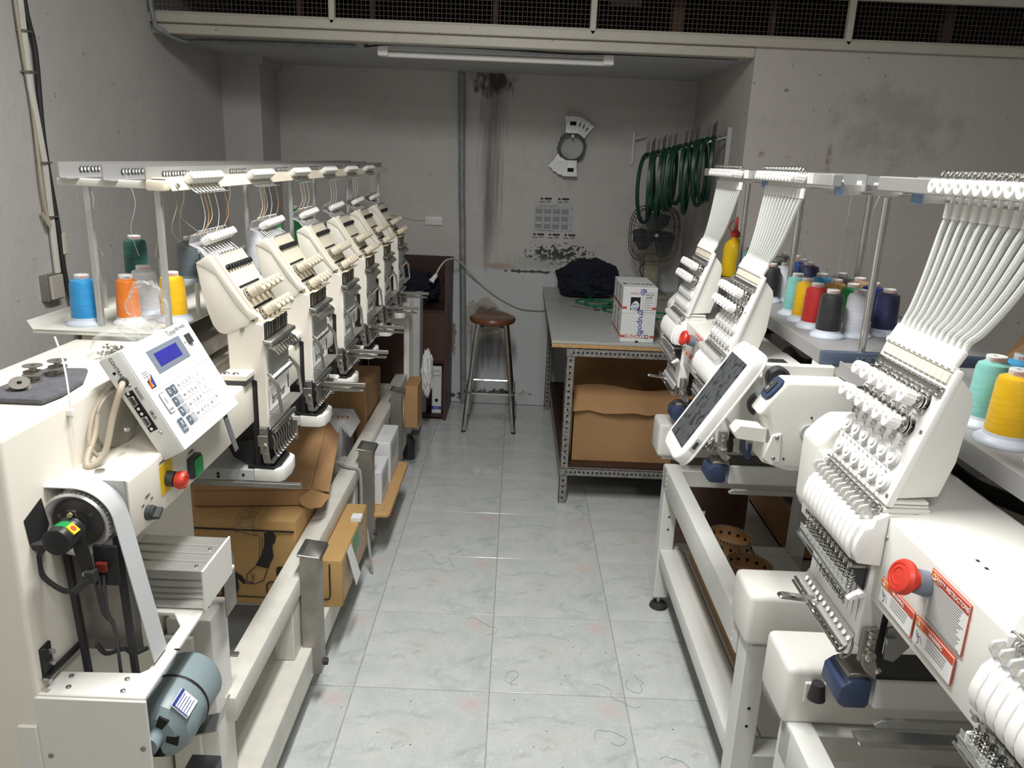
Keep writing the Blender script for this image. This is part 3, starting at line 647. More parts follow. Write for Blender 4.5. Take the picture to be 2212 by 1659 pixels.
# drive motor under the shelf
mo = MB().lathe([(0, 0), (.035, 0), (.052, .012), (.058, .03), (.058, .075), (.0595, .077), (.0595, .083), (.058, .085), (.058, .15), (.052, .16), (0, .16)], (-.572, 1.075, .650), (0, 1, 0), 32).build('drive_motor', 'motor', LM)
MB().lathe([(.0598, 0), (.0602, .002), (.0602, .006)], (-.572, 1.153, .650), (0, 1, 0), 32).build('band', 'black', mo)
for a in (.2, 1.45, 2.7, 3.95, 5.2):
    m = MB(); m.M = Matrix.Translation((-.572, 1.078, .650)) @ Matrix.Rotation(a, 4, 'Y'); m.prism([(.020, -.006), (.040, -.009), (.040, .009), (.020, .006)], 'y', -.0035, .004).build('vent', 'hole', mo)
MB().cyl((-.572, 1.05, .65), (-.572, 1.076, .65), .017, 16).build('shaft_boss', 'motor', mo)
q = basis((-.532, 1.108, .692), (0, 1, 0), (-.7, 0, .7)); lb = MB(); lb.M = q; lb.box(-.022, .022, -.018, .018, -.001, .0012).build('rating_label', 'paper', mo)
q = basis((-.5315, 1.108, .6925), (0, 1, 0), (-.7, 0, .7)); lb = MB(); lb.M = q
lb.box(-.021, .021, .012, .017, .0012, .0018); lb.box(-.021, -.019, -.017, .017, .0012, .0018)
for k in range(5): lb.box(-.017, .017-.004*(k % 2), .008-.005*k, .0088-.005*k, .0012, .0018)
lb.build('label_print', 'blueink', mo)
MB().strip([(-.55, .585), (-.50, .60), (-.49, .64)], 'y', 1.15, 1.20, .003).build('motor_bracket', 'steel', LM)
# contactor block with yellow leads
tb = MB().box(-.570, -.515, 1.16, 1.20, .40, .505).build('contactor', 'darkplastic', LM, bevel=.002)
MB().box(-.562, -.528, 1.135, 1.16, .40, .475).build('terminal_block', 'plastic', tb, bevel=.002)
for k in range(3):
    for z in (.455, .44): MB().cyl((-.556+.011*k, 1.130, z), (-.556+.011*k, 1.136, z), .004, 8).build('terminal_screw', 'steel', tb)
for k in range(2): MB().tube([(-.556+.011*k, 1.13, .455), (-.556+.012*k, 1.115, .485), (-.545+.012*k, 1.115, .49), (-.530+.004*k, 1.125, .47), (-.530+.004*k, 1.13, .42)], .0018, 6, smooth=4).build('yellow_lead', 'yellow', tb)
for k in range(2): MB().tube([(-.560+.02*k, 1.15, .495), (-.562+.02*k, 1.14, .505), (-.560+.02*k, 1.15, .515)], .0028, 6).build('crimp', 'plastic', tb)
MB().tube([(-.56, 1.15, .51), (-.58, 1.14, .505), (-.60, 1.13, .49)], .0012, 5, smooth=3).build('lead', 'rubber', tb)

# control knobs on the beam
es = MB().lathe([(.014, 0), (.014, .014)], (-.600, 1.262, 1.036), (1, 0, -.1), 20, 1).lathe([(.010, .014), (.0145, .017), (.0165, .024), (.016, .030), (.0145, .033), (.0135, .032), (.010, .034), (.009, .033), (0, .034)], (-.600, 1.262, 1.036), (1, 0, -.1), 24, 0).build('emergency_stop', ['red', 'darkplastic'], LM)
MB().box(-.600, -.599, 1.235, 1.285, 1.012, 1.068).build('stop_plate', 'yellow', LM)
text('EMERGENCY STOP', .0062, basis((-.5992, 1.262, 1.073), (0, 1, 0), (0, 0, 1)), 'ink', LM)
gb = MB().box(-.600, -.588, 1.345, 1.385, .998, 1.038).build('switch_housing', 'darkplastic', LM, bevel=.001)
MB().box(-.588, -.584, 1.348, 1.382, 1.001, 1.035).build('power_button', 'green', gb, bevel=.001)
text('POWER', .006, basis((-.5996, 1.365, 1.046), (0, 1, 0), (0, 0, 1)), 'ink', LM)
rk = MB().lathe([(.013, 0), (.013, .008), (.0115, .009), (.0115, .012), (0, .012)], (-.600, 1.182, 1.008), (1, 0, 0), 22).build('light_switch', 'darkplastic', LM)
m = MB(); m.M = Matrix.Translation((-.588, 1.182, 1.008)) @ Matrix.Rotation(.5, 4, 'X'); m.box(0, .011, -.011, .011, -.0035, .0035).build('switch_grip', 'darkplastic', rk, bevel=.001)
text('LIGHT', .006, basis((-.5996, 1.186, 1.036), (0, 1, 0), (0, 0, 1)), 'ink', LM)
text('OFF', .005, basis((-.5996, 1.168, 1.026), (0, 1, 0), (0, 0, 1)), 'ink', LM)
text('ON', .005, basis((-.5996, 1.200, 1.026), (0, 1, 0), (0, 0, 1)), 'ink', LM)
MB().box(-.5998, -.5990, 1.345, 1.43, 1.058, 1.075).build('data_label', 'paper', LM)
for k in range(3): MB().box(-.5990, -.5986, 1.37, 1.425, 1.0615+.004*k, 1.0625+.004*k).build('label_print', 'greyink', LM)
MB().cyl((-.66, 1.16, 1.087), (-.66, 1.16, 1.091), .008, 12).build('screw', 'steel', LM)
# round motor cover behind the panel and its cable
m = MB(); m.lathe([(0, .022), (.050, .022), (.052, .020), (.052, 0)], (-.705, 1.285, 1.138), (1, -.25, 0), 28).build('clutch_cover', 'duststeel', LM)
MB().cyl((-.65, 1.235, 1.135), (-.645, 1.233, 1.135), .004, 8).build('cover_screw', 'chrome', LM)
MB().cyl((-.655, 1.29, 1.16), (-.650, 1.289, 1.16), .010, 14).build('cover_cap', 'rubber', LM)

# control panel
nP = V((.877, 0, .480)); uP = V((-.480, 0, .877))
O = V((-.608, 1.385, 1.1805)); Bp = basis(O, (0, 1, 0), (-.4806, 0, .8769))
Wp, Hp = .268, .2005
m = MB(); m.M = Bp; m.box(-Wp/2, Wp/2, -Hp/2, Hp/2, -.044, 0); cp = m.build('control_panel', 'grey_white', LM, bevel=.004, seg=2)
def pl(name, x0, x1, y0, y1, mt, h=.0012, z=0, par=None, bevel=0):
    m = MB(); m.M = Bp; m.box(x0, x1, y0, y1, z, z+h); return m.build(name, mt, par or cp, bevel=bevel)
def plr(name, cx_, cy_, w_, h_, mt, r=.003, z=0, h=.0012):
    m = MB(); m.M = Bp; m.prism([(a+cx_, b+cy_) for a, b in rrect(w_, h_, r)], 'z', z, z+h); return m.build(name, mt, cp)
def PB(x, y, z=.0012, ang=0):
    q = Bp @ Matrix.Translation((x, y, z)) @ Matrix.Rotation(ang, 4, 'Z'); return q
pl('face_sheet', -Wp/2+.002, Wp/2-.002, -Hp/2+.002, Hp/2-.002, 'plastic', .001)
KY = .016
pl('display_bezel', -.067, .066, .034, .078, 'lcdframe', .0022)
pl('display', -.050, .041, .043, .069, 'lcd', .0026)
plr('keypad', .005, -.048+KY, .222, .088, 'plastic', .006, .0008, .0008)
kl = MB(); kl.M = Bp
for a, b, c_, d_ in ((-.107, .116, -.0045+.016, -.004+.016), (.1155, .116, -.072, .012)): kl.box(a, b, c_, d_, .0016, .0019)
kl.build('keypad_line', 'greyink', cp)
pl('mode_switch', .086, .104, .054, .074, 'darkplastic', .006, bevel=.001)
text('B0404', .001, PB(0, 0), 'greyink', cp) if 0 else None
text('BES-961BC', .009, PB(.092, .090), 'greyink', cp)
text('Tuner', .016, PB(.050, .089), 'greyink', cp)
text('PLAY', .0045, PB(.077, .060), 'greyink', cp); text('MODE', .0045, PB(.096, .049), 'greyink', cp)
pl('sticker', -.122, -.095, .015, .052, 'plastic', .0018)
lo = MB(); lo.M = Bp; lo.box(-.117, -.099, .018, .034, .0018, .0021); lo.build('logo_square', 'ink', cp)
for k, (mt, ax_) in enumerate((('orangeink', 0), ('yellow', .004), ('redink', -.004), ('blueink', .008))):
    lo = MB(); lo.M = Bp; lo.prism([(-.114+ax_, .020), (-.107+ax_, .020), (-.103+ax_, .037+.002*k), (-.112+ax_*.5, .030)], 'z', .0021+.0002*k, .0023+.0002*k); lo.build('logo_stroke', mt, cp)
for k in range(3): pl('sticker_print', -.119, -.100, .040+.004*k, .0415+.004*k, 'greyink', .0004, .0018)
plr('start_key', -.100, -.031+KY, .020, .040, 'lcdframe', .004, .0016, .0008)
plr('start_key_face', -.100, -.031+KY, .017, .037, 'key_white', .003, .0024, .0006)
text('START', .0055, PB(-.100, -.028, .003), 'greyink', cp); text('||', .012, PB(-.100, -.010, .003), 'greyink', cp)
plr('stop_key', -.096, -.086+.008+KY, .022, .028, 'key_grey', .004, .0016, .0008)
plr('stop_key_face', -.096, -.078+KY, .019, .025, 'key_dark', .003, .0024, .0006)
text('STOP', .0065, PB(-.096, -.070, .003), 'paper', cp); text('X', .014, PB(-.096, -.059, .003), 'paper', cp)
dk = [(-.073, -.018, 'key_dark', 'D'), (-.055, -.018, 'key_dark', 'E'), (-.073, -.038, 'key_dark', '+'), (-.055, -.038, 'key_grey', 'x'), (-.073, -.058, 'key_dark', '%'), (-.055, -.058, 'key_grey', 'U'), (-.066, -.079, 'key_dark', '-<'), (-.048, -.079, 'key_grey', 'O')]
for x, y, mt, ch in dk:
    y += KY
    plr('function_key', x, y, .0165, .0175, mt, .0025, .0016, .0008); text(ch, .011, PB(x, y, .0024), 'paper', cp)
kk = [('ESC', -.034, -.018, .017), ('1', -.015, -.018, .0125), ('2', -.001, -.018, .0125), ('3', .013, -.018, .0125), ('INS', -.034, -.038, .017), ('4', -.015, -.038, .0125), ('5', -.001, -.038, .0125), ('6', .013, -.038, .0125), ('DEL', -.034, -.058, .017), ('7', -.015, -.058, .0125), ('8', -.001, -.058, .0125), ('9', .013, -.058, .0125), ('END', -.028, -.079, .017), ('0', -.009, -.079, .0125), ('*', .005, -.079, .0125), ('+', .019, -.079, .0125)]
for ch, x, y, w_ in kk:
    y += KY
    plr('key', x, y, w_, .0155, 'key_grey', .0025, .0016, .0003); plr('key_face', x, y, w_-.0012, .0143, 'key_white', .0022, .0019, .0003)
    text(ch, .010 if len(ch) == 1 else .006, PB(x, y+.001, .0022), 'greyink', cp)
plr('arrow_pad', .049, -.032+KY, .040, .048, 'key_grey', .004, .0016, .0003); plr('arrow_pad_face', .049, -.032+KY, .0385, .0465, 'key_white', .0035, .0019, .0003)
plr('feed_key', .053, -.076+KY, .040, .026, 'key_grey', .004, .0016, .0003); plr('feed_key_face', .053, -.076+KY, .0385, .0245, 'key_white', .0035, .0019, .0003)
for a, b, r in ((.049, -.017, 0), (.049, -.047, PI), (.036, -.032, PI/2), (.062, -.032, -PI/2)):
    m = MB(); m.M = PB(a, b+KY, .0022, r); m.prism([(-.004, -.0035), (.004, -.0035), (0, .0045)], 'z', 0, .0003).build('arrow_mark', 'greyink', cp)
    m = MB(); m.M = PB(a, b+KY, .0024, r); m.prism([(-.0027, -.0026), (.0027, -.0026), (0, .0026)], 'z', 0, .0003).build('arrow_fill', 'key_white', cp)
for a, b, r in ((.038, -.078, PI/2), (.068, -.074, -PI/2)):
    m = MB(); m.M = PB(a, b+KY, .0022, r); m.prism([(-.004, -.003), (.004, -.003), (0, .004)], 'z', 0, .0003).build('arrow_mark', 'greyink', cp)
for k in range(4): pl('feed_line', .046+.0045*k, .0465+.0045*k, -.067, -.054, 'greyink', .0003, .0022)
# near side of the panel
Sp = basis(O+V((0, -Wp/2, 0)), (.480*0+.8769, 0, .4806), (-.4806, 0, .8769))
def sb_(name, x0, x1, y0, y1, mt, h=.001, z=0, bevel=0):
    m = MB(); m.M = Sp; m.box(x0, x1, y0, y1, z, z+h); return m.build(name, mt, cp, bevel=bevel)
def SB(x, y, z=.0006, ang=0): return Sp @ Matrix.Translation((x, y, z)) @ Matrix.Rotation(ang, 4, 'Z')
sb_('port_panel', -.034, -.019, -.045, .033, 'hole', .0012)
for y in (.015, -.025):
    m = MB(); m.M = SB(-.0265, y, .001); m.prism([(-.0045, -.010), (.0045, -.008), (.0045, .008), (-.0045, .010)], 'z', 0, .004).build('serial_port', 'steel', cp, bevel=.0005)
    m = MB(); m.M = SB(-.0265, y, .0048); m.prism([(-.003, -.008), (.003, -.0065), (.003, .0065), (-.003, .008)], 'z', 0, .0006).build('port_face', 'darkplastic', cp)
    for yy in (y-.015, y+.015):
        m = MB(); m.M = SB(-.0265, yy, .001); m.lathe([(.003, 0), (.003, .003), (0, .003)], (0, 0, 0), n=6).build('jack_screw', 'chrome', cp)
for yy in (.041, -.053):
    m = MB(); m.M = SB(-.020, yy, 0); m.lathe([(.004, 0), (.003, .002), (0, .0025)], (0, 0, 0), n=10).build('screw', 'steel', cp)
text('CONTRAST', .0085, SB(-.022, .074, .0004, -PI/2), 'ink', cp)
text('RS232C', .0075, SB(-.012, .022, .0004, -PI/2), 'ink', cp); text('SBUS', .0075, SB(-.012, -.020, .0004, -PI/2), 'ink', cp)
m = MB(); m.M = SB(-.030, .070, .0); m.lathe([(.0028, 0), (.0028, .0006), (0, .0006)], (0, 0, 0), n=12).build('contrast_hole', 'hole', cp)
m = MB(); m.M = SB(-.024, .050, .0); m.lathe([(.0085, 0), (.0085, .004), (.006, .006), (0, .006)], (0, 0, 0), n=14).build('cable_gland', 'rubber', cp)
q = SB(-.024, .050, .004).translation
MB().tube([q, q+V((.005, -.02, -.006)), q+V((-.005, -.035, -.05)), V((-.665, 1.19, 1.11)), V((-.680, 1.17, 1.092)), V((-.69, 1.18, 1.10)), V((-.695, 1.22, 1.13)), V((-.70, 1.26, 1.18)), V((-.69, 1.34, 1.205))], .0052, 9, smooth=6).build('panel_cable', 'cable', LM)
MB().tube([(-.69, 1.30, 1.205), (-.70, 1.24, 1.17), (-.695, 1.20, 1.12), (-.68, 1.20, 1.095)], .0035, 7, smooth=5).build('thin_cable', 'cable', LM)
m = MB(); m.M = basis((-.560, 1.455, 1.07), (.0, 1, 0), (-.25, -.2, .95)); m.box(-.009, .009, -.055, .035, -.001, .001).build('felt_strip', 'felt', LM)
# cable tie standing on the housing edge
MB().tube([(-.703, 1.17, 1.10), (-.702, 1.172, 1.20), (-.715, 1.19, 1.26), (-.730, 1.20, 1.30)], .0016, 5, smooth=3).box(-.708, -.698, 1.166, 1.176, 1.180, 1.188).build('cable_tie', 'plastic', LM)

# thread stand: tray, poles, rails
MB().strip([(-1.030, 1.232), (-1.018, 1.213), (-.745, 1.213)], 'y', 1.60, 4.35, .002).build('cone_tray', 'railpaint', LM)
MB().prism([(-1.018, 1.60), (-1.018, 4.35), (-.745, 4.35), (-.745, 1.60)], 'z', 1.206, 1.212).build('tray_plate', 'railpaint', LM)
MB().box(-.93, -.80, 1.62, 1.78, 1.15, 1.204).build('tray_support', 'cream', LM, bevel=.006)
PY = (1.655, 2.62, 3.50, 4.26)
for y in PY:
    for x in (-.900, -.752): MB().box(x-.006, x+.006, y-.006, y+.006, 1.212, 1.515).build('stand_pole', 'galv', LM, bevel=.001)
    MB().box(-.955, -.728, y-.012, y+.012, 1.512, 1.527).build('cross_bar', 'railpaint', LM, bevel=.003, seg=2)
MB().box(-.765, -.726, 1.628, 1.66, 1.509, 1.530).build('bar_end_cap', 'cream2', LM, bevel=.004, seg=2)
x = -.925
rl = MB().box(x, x+.0025, 1.600, 4.40, 1.528, 1.560).box(x, x+.018, 1.600, 4.40, 1.527, 1.5295).build('hole_rail', 'lightmetal', LM)
eye0 = MB().lathe([(.0035, 0), (.0058, .0005), (.0062, .003), (.0035, .0035), (.0035, 0)], (x+.0015, 1.68, 1.545), (1, 0, 0), 12, 0).lathe([(.0042, .0037), (0, .0037)], (x+.0015, 1.68, 1.545), (1, 0, 0), 12, 1).build('eyelet', ['darkplastic', 'paper'], rl)
for k in range(6):
    for j in range(9):
        if k or j: dup(eye0, (0, .40*k+(j//3)*.044+(j % 3)*.0135, 0))
for k in (1, 2): dup(rl, (.080*k, .015*k, -.002*k))
MB().strip([(-.735, 1.532), (-.722, 1.508)], 'y', 1.655, 4.40, .003).strip([(-.765, 1.532), (-.735, 1.532)], 'y', 1.655, 4.40, .002).build('front_rail', 'cream2', LM)
grp = MB().box(-.728, -.722, 1.735, 1.93, 1.506, 1.510).build('roller_bank', 'steel', LM)
r1 = roller((-.728, 1.744, 1.527), (.80, -.15, .58), .0099, .024).build('roller', 'plastic', grp); repeat(r1, [(0, .0205*k, 0) for k in range(1, 9)])
h1 = MB().tube([(-.735, 1.736, 1.53), (-.730, 1.730, 1.545), (-.722, 1.732, 1.547)], .0012, 5, smooth=2).tube([(-.728, 1.738, 1.525), (-.716, 1.738, 1.511), (-.703, 1.742, 1.502), (-.695, 1.745, 1.503)], .0014, 5, smooth=2).build('thread_hook', 'chrome', grp)
repeat(h1, [(0, .0205*k, 0) for k in range(1, 9)])
for k in range(1, 6): dup(grp, (0, S*k, 0))
for k, y in ((0, 1.68), (2, 2.62)): MB().cyl((-.722, y, 1.518), (-.718, y, 1.520), .005, 10).build('screw', 'steel', LM)
# threads
rnd = random.Random(3)
def thr(p, mt, r=.0007): return MB().tube(p, r, 4, smooth=5).build('thread', mt, LM)
for k in range(6):
    y0 = 1.745+S*k
    for j, mt in ((0, 'th_grey'), (1, 'th_or'), (2, 'th_gold'), (4, 'th_grey'), (7, 'th_or')):
        if k > 2 and j in (1, 7): continue
        a = V((-.70, y0+.0205*j, 1.502)); b = V((-.712, ya+S*k+.022+.0186*j, 1.415))
        thr([a, a+V((.004, .01, -.05)), (a+b)/2+V((.01, -.01-.02*rnd.random(), -.03-.02*rnd.random())), b+V((-.004, -.008, -.005)), b], mt)
for x, y, x2, y2, mt in ((-.93, 1.70, -.915, 1.72, 'th_grey'), (-.84, 1.70, -.84, 1.73, 'th_grey'), (-.77, 1.68, -.80, 1.72, 'th_gold'), (-.86, 2.0, -.87, 2.02, 'th_or'), (-.75, 1.70, -.78, 1.86, 'th_gold'), (-.9, 2.1, -.88, 2.2, 'th_grey'), (-.85, 2.3, -.87, 2.34, 'th_gold')):
    thr([(x, y, 1.54), (x+.012, y+.01, 1.48), (x-.004, y+.012, 1.42), (x2, y2, 1.36)], mt, .0006)

# ---------------------------------------------------------------- two-head machines on the right
OFF = V((0, 1.42, 0))       # everything is laid out for the near machine, built one machine further back
RM = empty('embroidery_machine', (.75, 2.15, 0), 'white two-head embroidery machine in the middle distance with a tilted touch screen', 'machine', 'two-head embroidery machines')
R0 = V((.618, 1.345)); rd = V((-.298, -.954)).normalized(); rn = V((-.954, .298)).normalized()
def R(t, y, h): q = R0+rd*t+rn*h; return V((q.x, y, q.y))
ra, rb = 1.045, 1.255
NR = [1.058+.0165*k for k in range(12)]
def slab(t0, t1, y0, y1, h0, h1, mb=None):
    mb = mb or MB(); return mb.add([R(t0,y0,h0),R(t1,y0,h0),R(t1,y1,h0),R(t0,y1,h0),R(t0,y0,h1),R(t1,y0,h1),R(t1,y1,h1),R(t0,y1,h1)], [(0,3,2,1),(4,5,6,7),(0,1,5,4),(1,2,6,5),(2,3,7,6),(3,0,4,7)])
rh = MB().prism([(.632, 1.330), (.651, 1.308), (.655, 1.290), (.648, 1.205), (.632, 1.150), (.560, 1.143), (.568, 1.150), (.620, 1.318)], 'y', ra+.006, rb-.006).build('sewing_head', 'offwhite', RM, bevel=.003, seg=2, org=V((.6, ra, .88))+OFF)
slab(.0, .219, ra-.003, rb+.003, -.012, .0).build('face_plate', 'white', rh, bevel=.004, seg=2)
MB().box(.556, .620, ra+.004, rb-.004, 1.131, 1.136).box(.556, .618, ra+.002, rb-.002, 1.138, 1.143).box(.552, .622, ra, rb, 1.124, 1.131).build('slide_rail', 'offwhite', rh, bevel=.001)
# tube connectors, tiles, spring bars
c = V((rd.x, 0, rd.y))
tc = MB().cyl(R(-.026, NR[0], -.004), R(.004, NR[0], .001), .0072, 12).build('tube_socket', 'plastic', rh, bevel=.001); repeat(tc, [(0, .0165*k, 0) for k in range(1, 12)])
slab(-.002, .006, ra+.004, rb-.002, -.006, .004).build('socket_comb', 'white', rh, bevel=.001)
tp = slab(.008, .024, NR[0]-.0075, NR[0]+.0075, .0, .004).build('guide_tile', 'cream2', rh, bevel=.001); repeat(tp, [(0, .0165*k, 0) for k in range(1, 12)])
def springbar(t, h):
    slab(t, t+.015, ra+.002, rb-.002, .0, h).build('spring_bar', 'steel', rh, bevel=.0006)
    s = MB().tube(spring(R(t+.0075, NR[0]-.006, h+.003), (0, 1, 0), .0055, 3, .012, n=8), .0013, 4).build('guide_spring', 'chrome', rh)
    repeat(s, [(0, .0165*k, 0) for k in range(1, 11)])
    MB().cyl(R(t+.0075, ra+.006, h), R(t+.0075, ra+.006, h+.002), .003, 8).build('screw', 'steel', rh)
springbar(.030, .003); springbar(.219, .004)
dN = (rn.x, 0, rn.y)
def rknob(t, y):
    m = MB(); cc = R(t, y, 0)
    m.lathe([(.0155, 0), (.0155, .002), (.004, .0025), (.004, .006), (.0135, .007), (.014, .009), (.006, .010), (.013, .011), (.0125, .013), (.0045, .014), (.0045, .018)], cc, dN, 18, 1)
    m.tube(spring(cc+V(dN)*.014, dN, .006, 3, .012, n=8), .001, 4, 1)
    m.lathe([(.008, .020), (.0115, .021), (.0115, .038), (.0105, .040), (.0045, .040), (.004, .035), (0, .035)], cc, dN, 18, 0)
    for i in range(14):
        a = 2*PI*i/14; u = V(dN).orthogonal().normalized(); w_ = V(dN).cross(u); q = cc+(u*math.cos(a)+w_*math.sin(a))*.0115
        m.tube([q+V(dN)*.022, q+V(dN)*.037], .0008, 3)
    return m
kA = rknob(.062, 1.076).build('tension_knob', ['plastic', 'chrome'], rh); repeat(kA, [(0, .0315*k, 0) for k in range(1, 6)])
kB = rknob(.103, 1.082).build('tension_knob', ['plastic', 'chrome'], rh); repeat(kB, [(0, .0315*k, 0) for k in range(1, 6)])
wA = MB().lathe([(.0145, 0), (.0150, .003), (.0135, .0045), (.0135, .006), (.0125, .0075), (.008, .0078), (.006, .0065), (.0055, .009), (0, .009)], R(.152, 1.078, 0), dN, 20).build('sensor_wheel', 'wheel', rh); repeat(wA, [(0, .0315*k, 0) for k in range(1, 6)])
wB = MB().lathe([(.0145, 0), (.0150, .003), (.0135, .0045), (.0135, .006), (.0125, .0075), (.008, .0078), (.006, .0065), (.0055, .009), (0, .009)], R(.190, 1.072, 0), dN, 20).build('sensor_wheel', 'wheel', rh); repeat(wB, [(0, .0315*k, 0) for k in range(1, 6)])
ey = MB().tube([R(.127, 1.072, 0), R(.125, 1.072, .008), R(.130, 1.069, .010), R(.132, 1.072, .006), R(.130, 1.075, .008)], .0011, 5).build('thread_eye', 'steel', rh)
q = rd*.045; q2 = rd*.05; q3 = rd*.084
repeat(ey, [(0, .0315*k, 0) for k in range(1, 6)]+[(rd.x*.044, .0158*k, rd.y*.044) for k in range(12)]+[(rd.x*.082, .0315*k, rd.y*.082) for k in range(6)]+[(-rd.x*.043, .0315*k+.01, -rd.y*.043) for k in range(6)])
bl = slab(.070, .078, 1.066, 1.078, .0, .006).build('guide_block', 'steel', rh, bevel=.0008); repeat(bl, [(0, .0315*k, 0) for k in range(1, 6)])
slab(.125, .136, rb-.010, rb-.002, .0005, .001).build('number_plate', 'dull', rh)
for t, y in ((.100, ra+.006), (.205, ra+.006), (.185, rb-.006), (.09, rb-.006)): MB().cyl(R(t, y, -.001), R(t, y, .001), .0032, 10).build('screw', 'dull', rh)
# take-up lever block
lp = [(.556, 1.124), (.552, 1.110), (.545, 1.106), (.530, 1.106), (.520, 1.096), (.5135, 1.075), (.512, 1.062), (.517, 1.047), (.528, 1.041), (.556, 1.041)]
lb = MB().prism(lp, 'y', NR[0]-.0072, NR[0]+.0072).build('lever_cover', 'white', rh, bevel=.0014, seg=2); repeat(lb, [(0, .0165*k, 0) for k in range(1, 12)])
MB().prism([(.560, 1.126), (.552, 1.122), (.541, 1.117), (.539, 1.104), (.526, 1.100), (.518, 1.078), (.5165, 1.060), (.524, 1.044), (.560, 1.041)], 'y', ra-.008, ra+.0055).build('block_end', 'white', rh, bevel=.003, seg=2)
MB().box(.548, .600, ra-.004, rb+.004, 1.045, 1.124).build('lever_body', 'offwhite', rh, bevel=.002)
tk = MB().prism([(.549, 1.113), (.538, 1.129), (.526, 1.126), (.5235, 1.118), (.531, 1.106), (.536, 1.108), (.535, 1.117), (.543, 1.108)], 'y', NR[0]+.004, NR[0]+.0085, 0).cyl((.5285, NR[0]+.0035, 1.121), (.5285, NR[0]+.009, 1.121), .0032, 10, 1).build('take_up_lever', ['clear', 'knob'], rh, bevel=.0005)
repeat(tk, [(0, .0165*k, 0) for k in range(1, 12)])
cm = MB().box(.540, .552, NR[0]+.003, NR[0]+.010, 1.120, 1.135).build('comb_tooth', 'white', rh, bevel=.001); repeat(cm, [(0, .0165*k, 0) for k in range(1, 12)])
# needle case
MB().prism([(.556, 1.041), (.590, 1.041), (.586, .905), (.560, .890), (.551, .898)], 'y', ra+.008, rb+.002).build('needle_case', 'white', rh, bevel=.002)
cg = MB().box(.5518, .5532, NR[0]+.008, NR[0]+.0084, .93, 1.0).build('case_groove', 'greyink', rh); repeat(cg, [(0, .0165*k, 0) for k in range(1, 11)])
MB().box(.528, .556, ra+.012, rb+.004, 1.026, 1.031).build('guard_rail', 'steel', rh, bevel=.001)
MB().box(.548, .552, ra+.012, rb, .990, 1.030).build('dark_slot', 'black', rh)
zs = MB().tube(spring((.530, NR[0], 1.018), (-.1, 0, -1), .0045, 5, .026, n=7), .0011, 4).cyl((.530, NR[0], 1.024), (.527, NR[0], .99), .0018, 6).build('needle_spring', 'chrome', rh); repeat(zs, [(0, .0165*k, 0) for k in range(1, 12)])
kb = MB().lathe([(.003, 0), (.0042, .003), (.003, .006), (0, .006)], (.5275, NR[0]+.004, 1.0265), (-.4, 0, 1), n=8).build('spring_cap', 'chrome', rh); repeat(kb, [(0, .0165*k, 0) for k in range(1, 12)])
MB().box(.5235, .5245, ra+.012, rb+.004, .982, 1.004).build('clear_guard', 'film', rh)
MB().tube([(.524, ra+.012, .984), (.524, rb+.006, .992)], .0022, 8).tube([(.520, ra+.018, .975), (.520, rb+.006, .984)], .0014, 6).build('guard_rod', 'chrome', rh)
MB().prism([(.546, .992), (.540, .998), (.528, .990), (.520, .983), (.524, .980), (.536, .984), (.548, .984)], 'y', ra-.006, ra+.004).cyl((.540, ra-.009, .992), (.540, ra+.004, .992), .0055, 12).build('guard_clip', 'white', rh, bevel=.001)
MB().box(.532, .545, rb+.002, rb+.008, .983, .999).build('guard_clip', 'white', rh, bevel=.002)
text('FORTEVER', .020, basis((.5500, (ra+rb)/2+.01, .941), (0, -1, 0), (0, 0, 1)), 'ink', rh, sx=1.15)
MB().strip([(.552, .914), (.540, .891), (.536, .891)], 'y', ra+.012, rb+.004, .002).build('dot_plate', 'lightmetal', rh, bevel=.0005)
dt = MB().lathe([(.0042, 0), (.0042, .0012), (.0014, .0012), (.0014, .0004), (0, .0004)], (.5435, NR[0]+.002, .903), (-.9, 0, .4), n=12).build('plug', 'plastic', rh); repeat(dt, [(0, .0165*k, 0) for k in range(1, 12)])
MB().tube([(.536, ra+.018, .887), (.530, rb+.006, .893)], .003, 8).tube([(.531, ra+.020, .880), (.527, rb+.006, .886)], .0028, 8).build('clamp_rod', 'chrome', rh)
ft = MB().tube([(.552, NR[0]+.002, .905), (.551, NR[0]+.002, .883), (.548, NR[0]+.002, .872), (.540, NR[0]+.001, .868), (.536, NR[0]+.002, .872), (.540, NR[0]+.003, .878)], .0022, 6, smooth=3).build('presser_foot', 'dull', rh); repeat(ft, [(0, .0165*k, 0) for k in range(1, 12)])
pb = MB().box(.556, .580, ra-.002, ra+.006, .872, .932).prism([(.560, .888), (.582, .880), (.592, .852), (.584, .845), (.570, .856), (.562, .868)], 'y', ra-.004, ra+.002).build('drive_plate', 'dull', rh, bevel=.002)
for x, z, r in ((.568, .922, .006), (.568, .910, .006), (.572, .885, .009), (.588, .86, .005)): MB().lathe([(r, 0), (r, .004), (r*.6, .005), (0, .005)], (x, ra-.003, z), (0, -1, 0), 12).build('bolt', 'chrome', rh)
MB().box(.592, .604, ra+.02, rb-.04, .865, 1.04).build('slide_plate', 'black', rh, bevel=.002)
MB().prism([(.600, .925), (.632, .935), (.640, .895), (.618, .865), (.602, .87)], 'y', ra+.010, ra+.016).box(.598, .614, ra+.002, ra+.014, .900, .912).build('hook_mount', 'steel', rh, bevel=.001)
MB().prism([(.555, .897), (.48, .905), (.472, .902), (.474, .897), (.555, .888)], 'y', ra+.130, ra+.146).build('trimmer_arm', 'chrome', rh, bevel=.002)
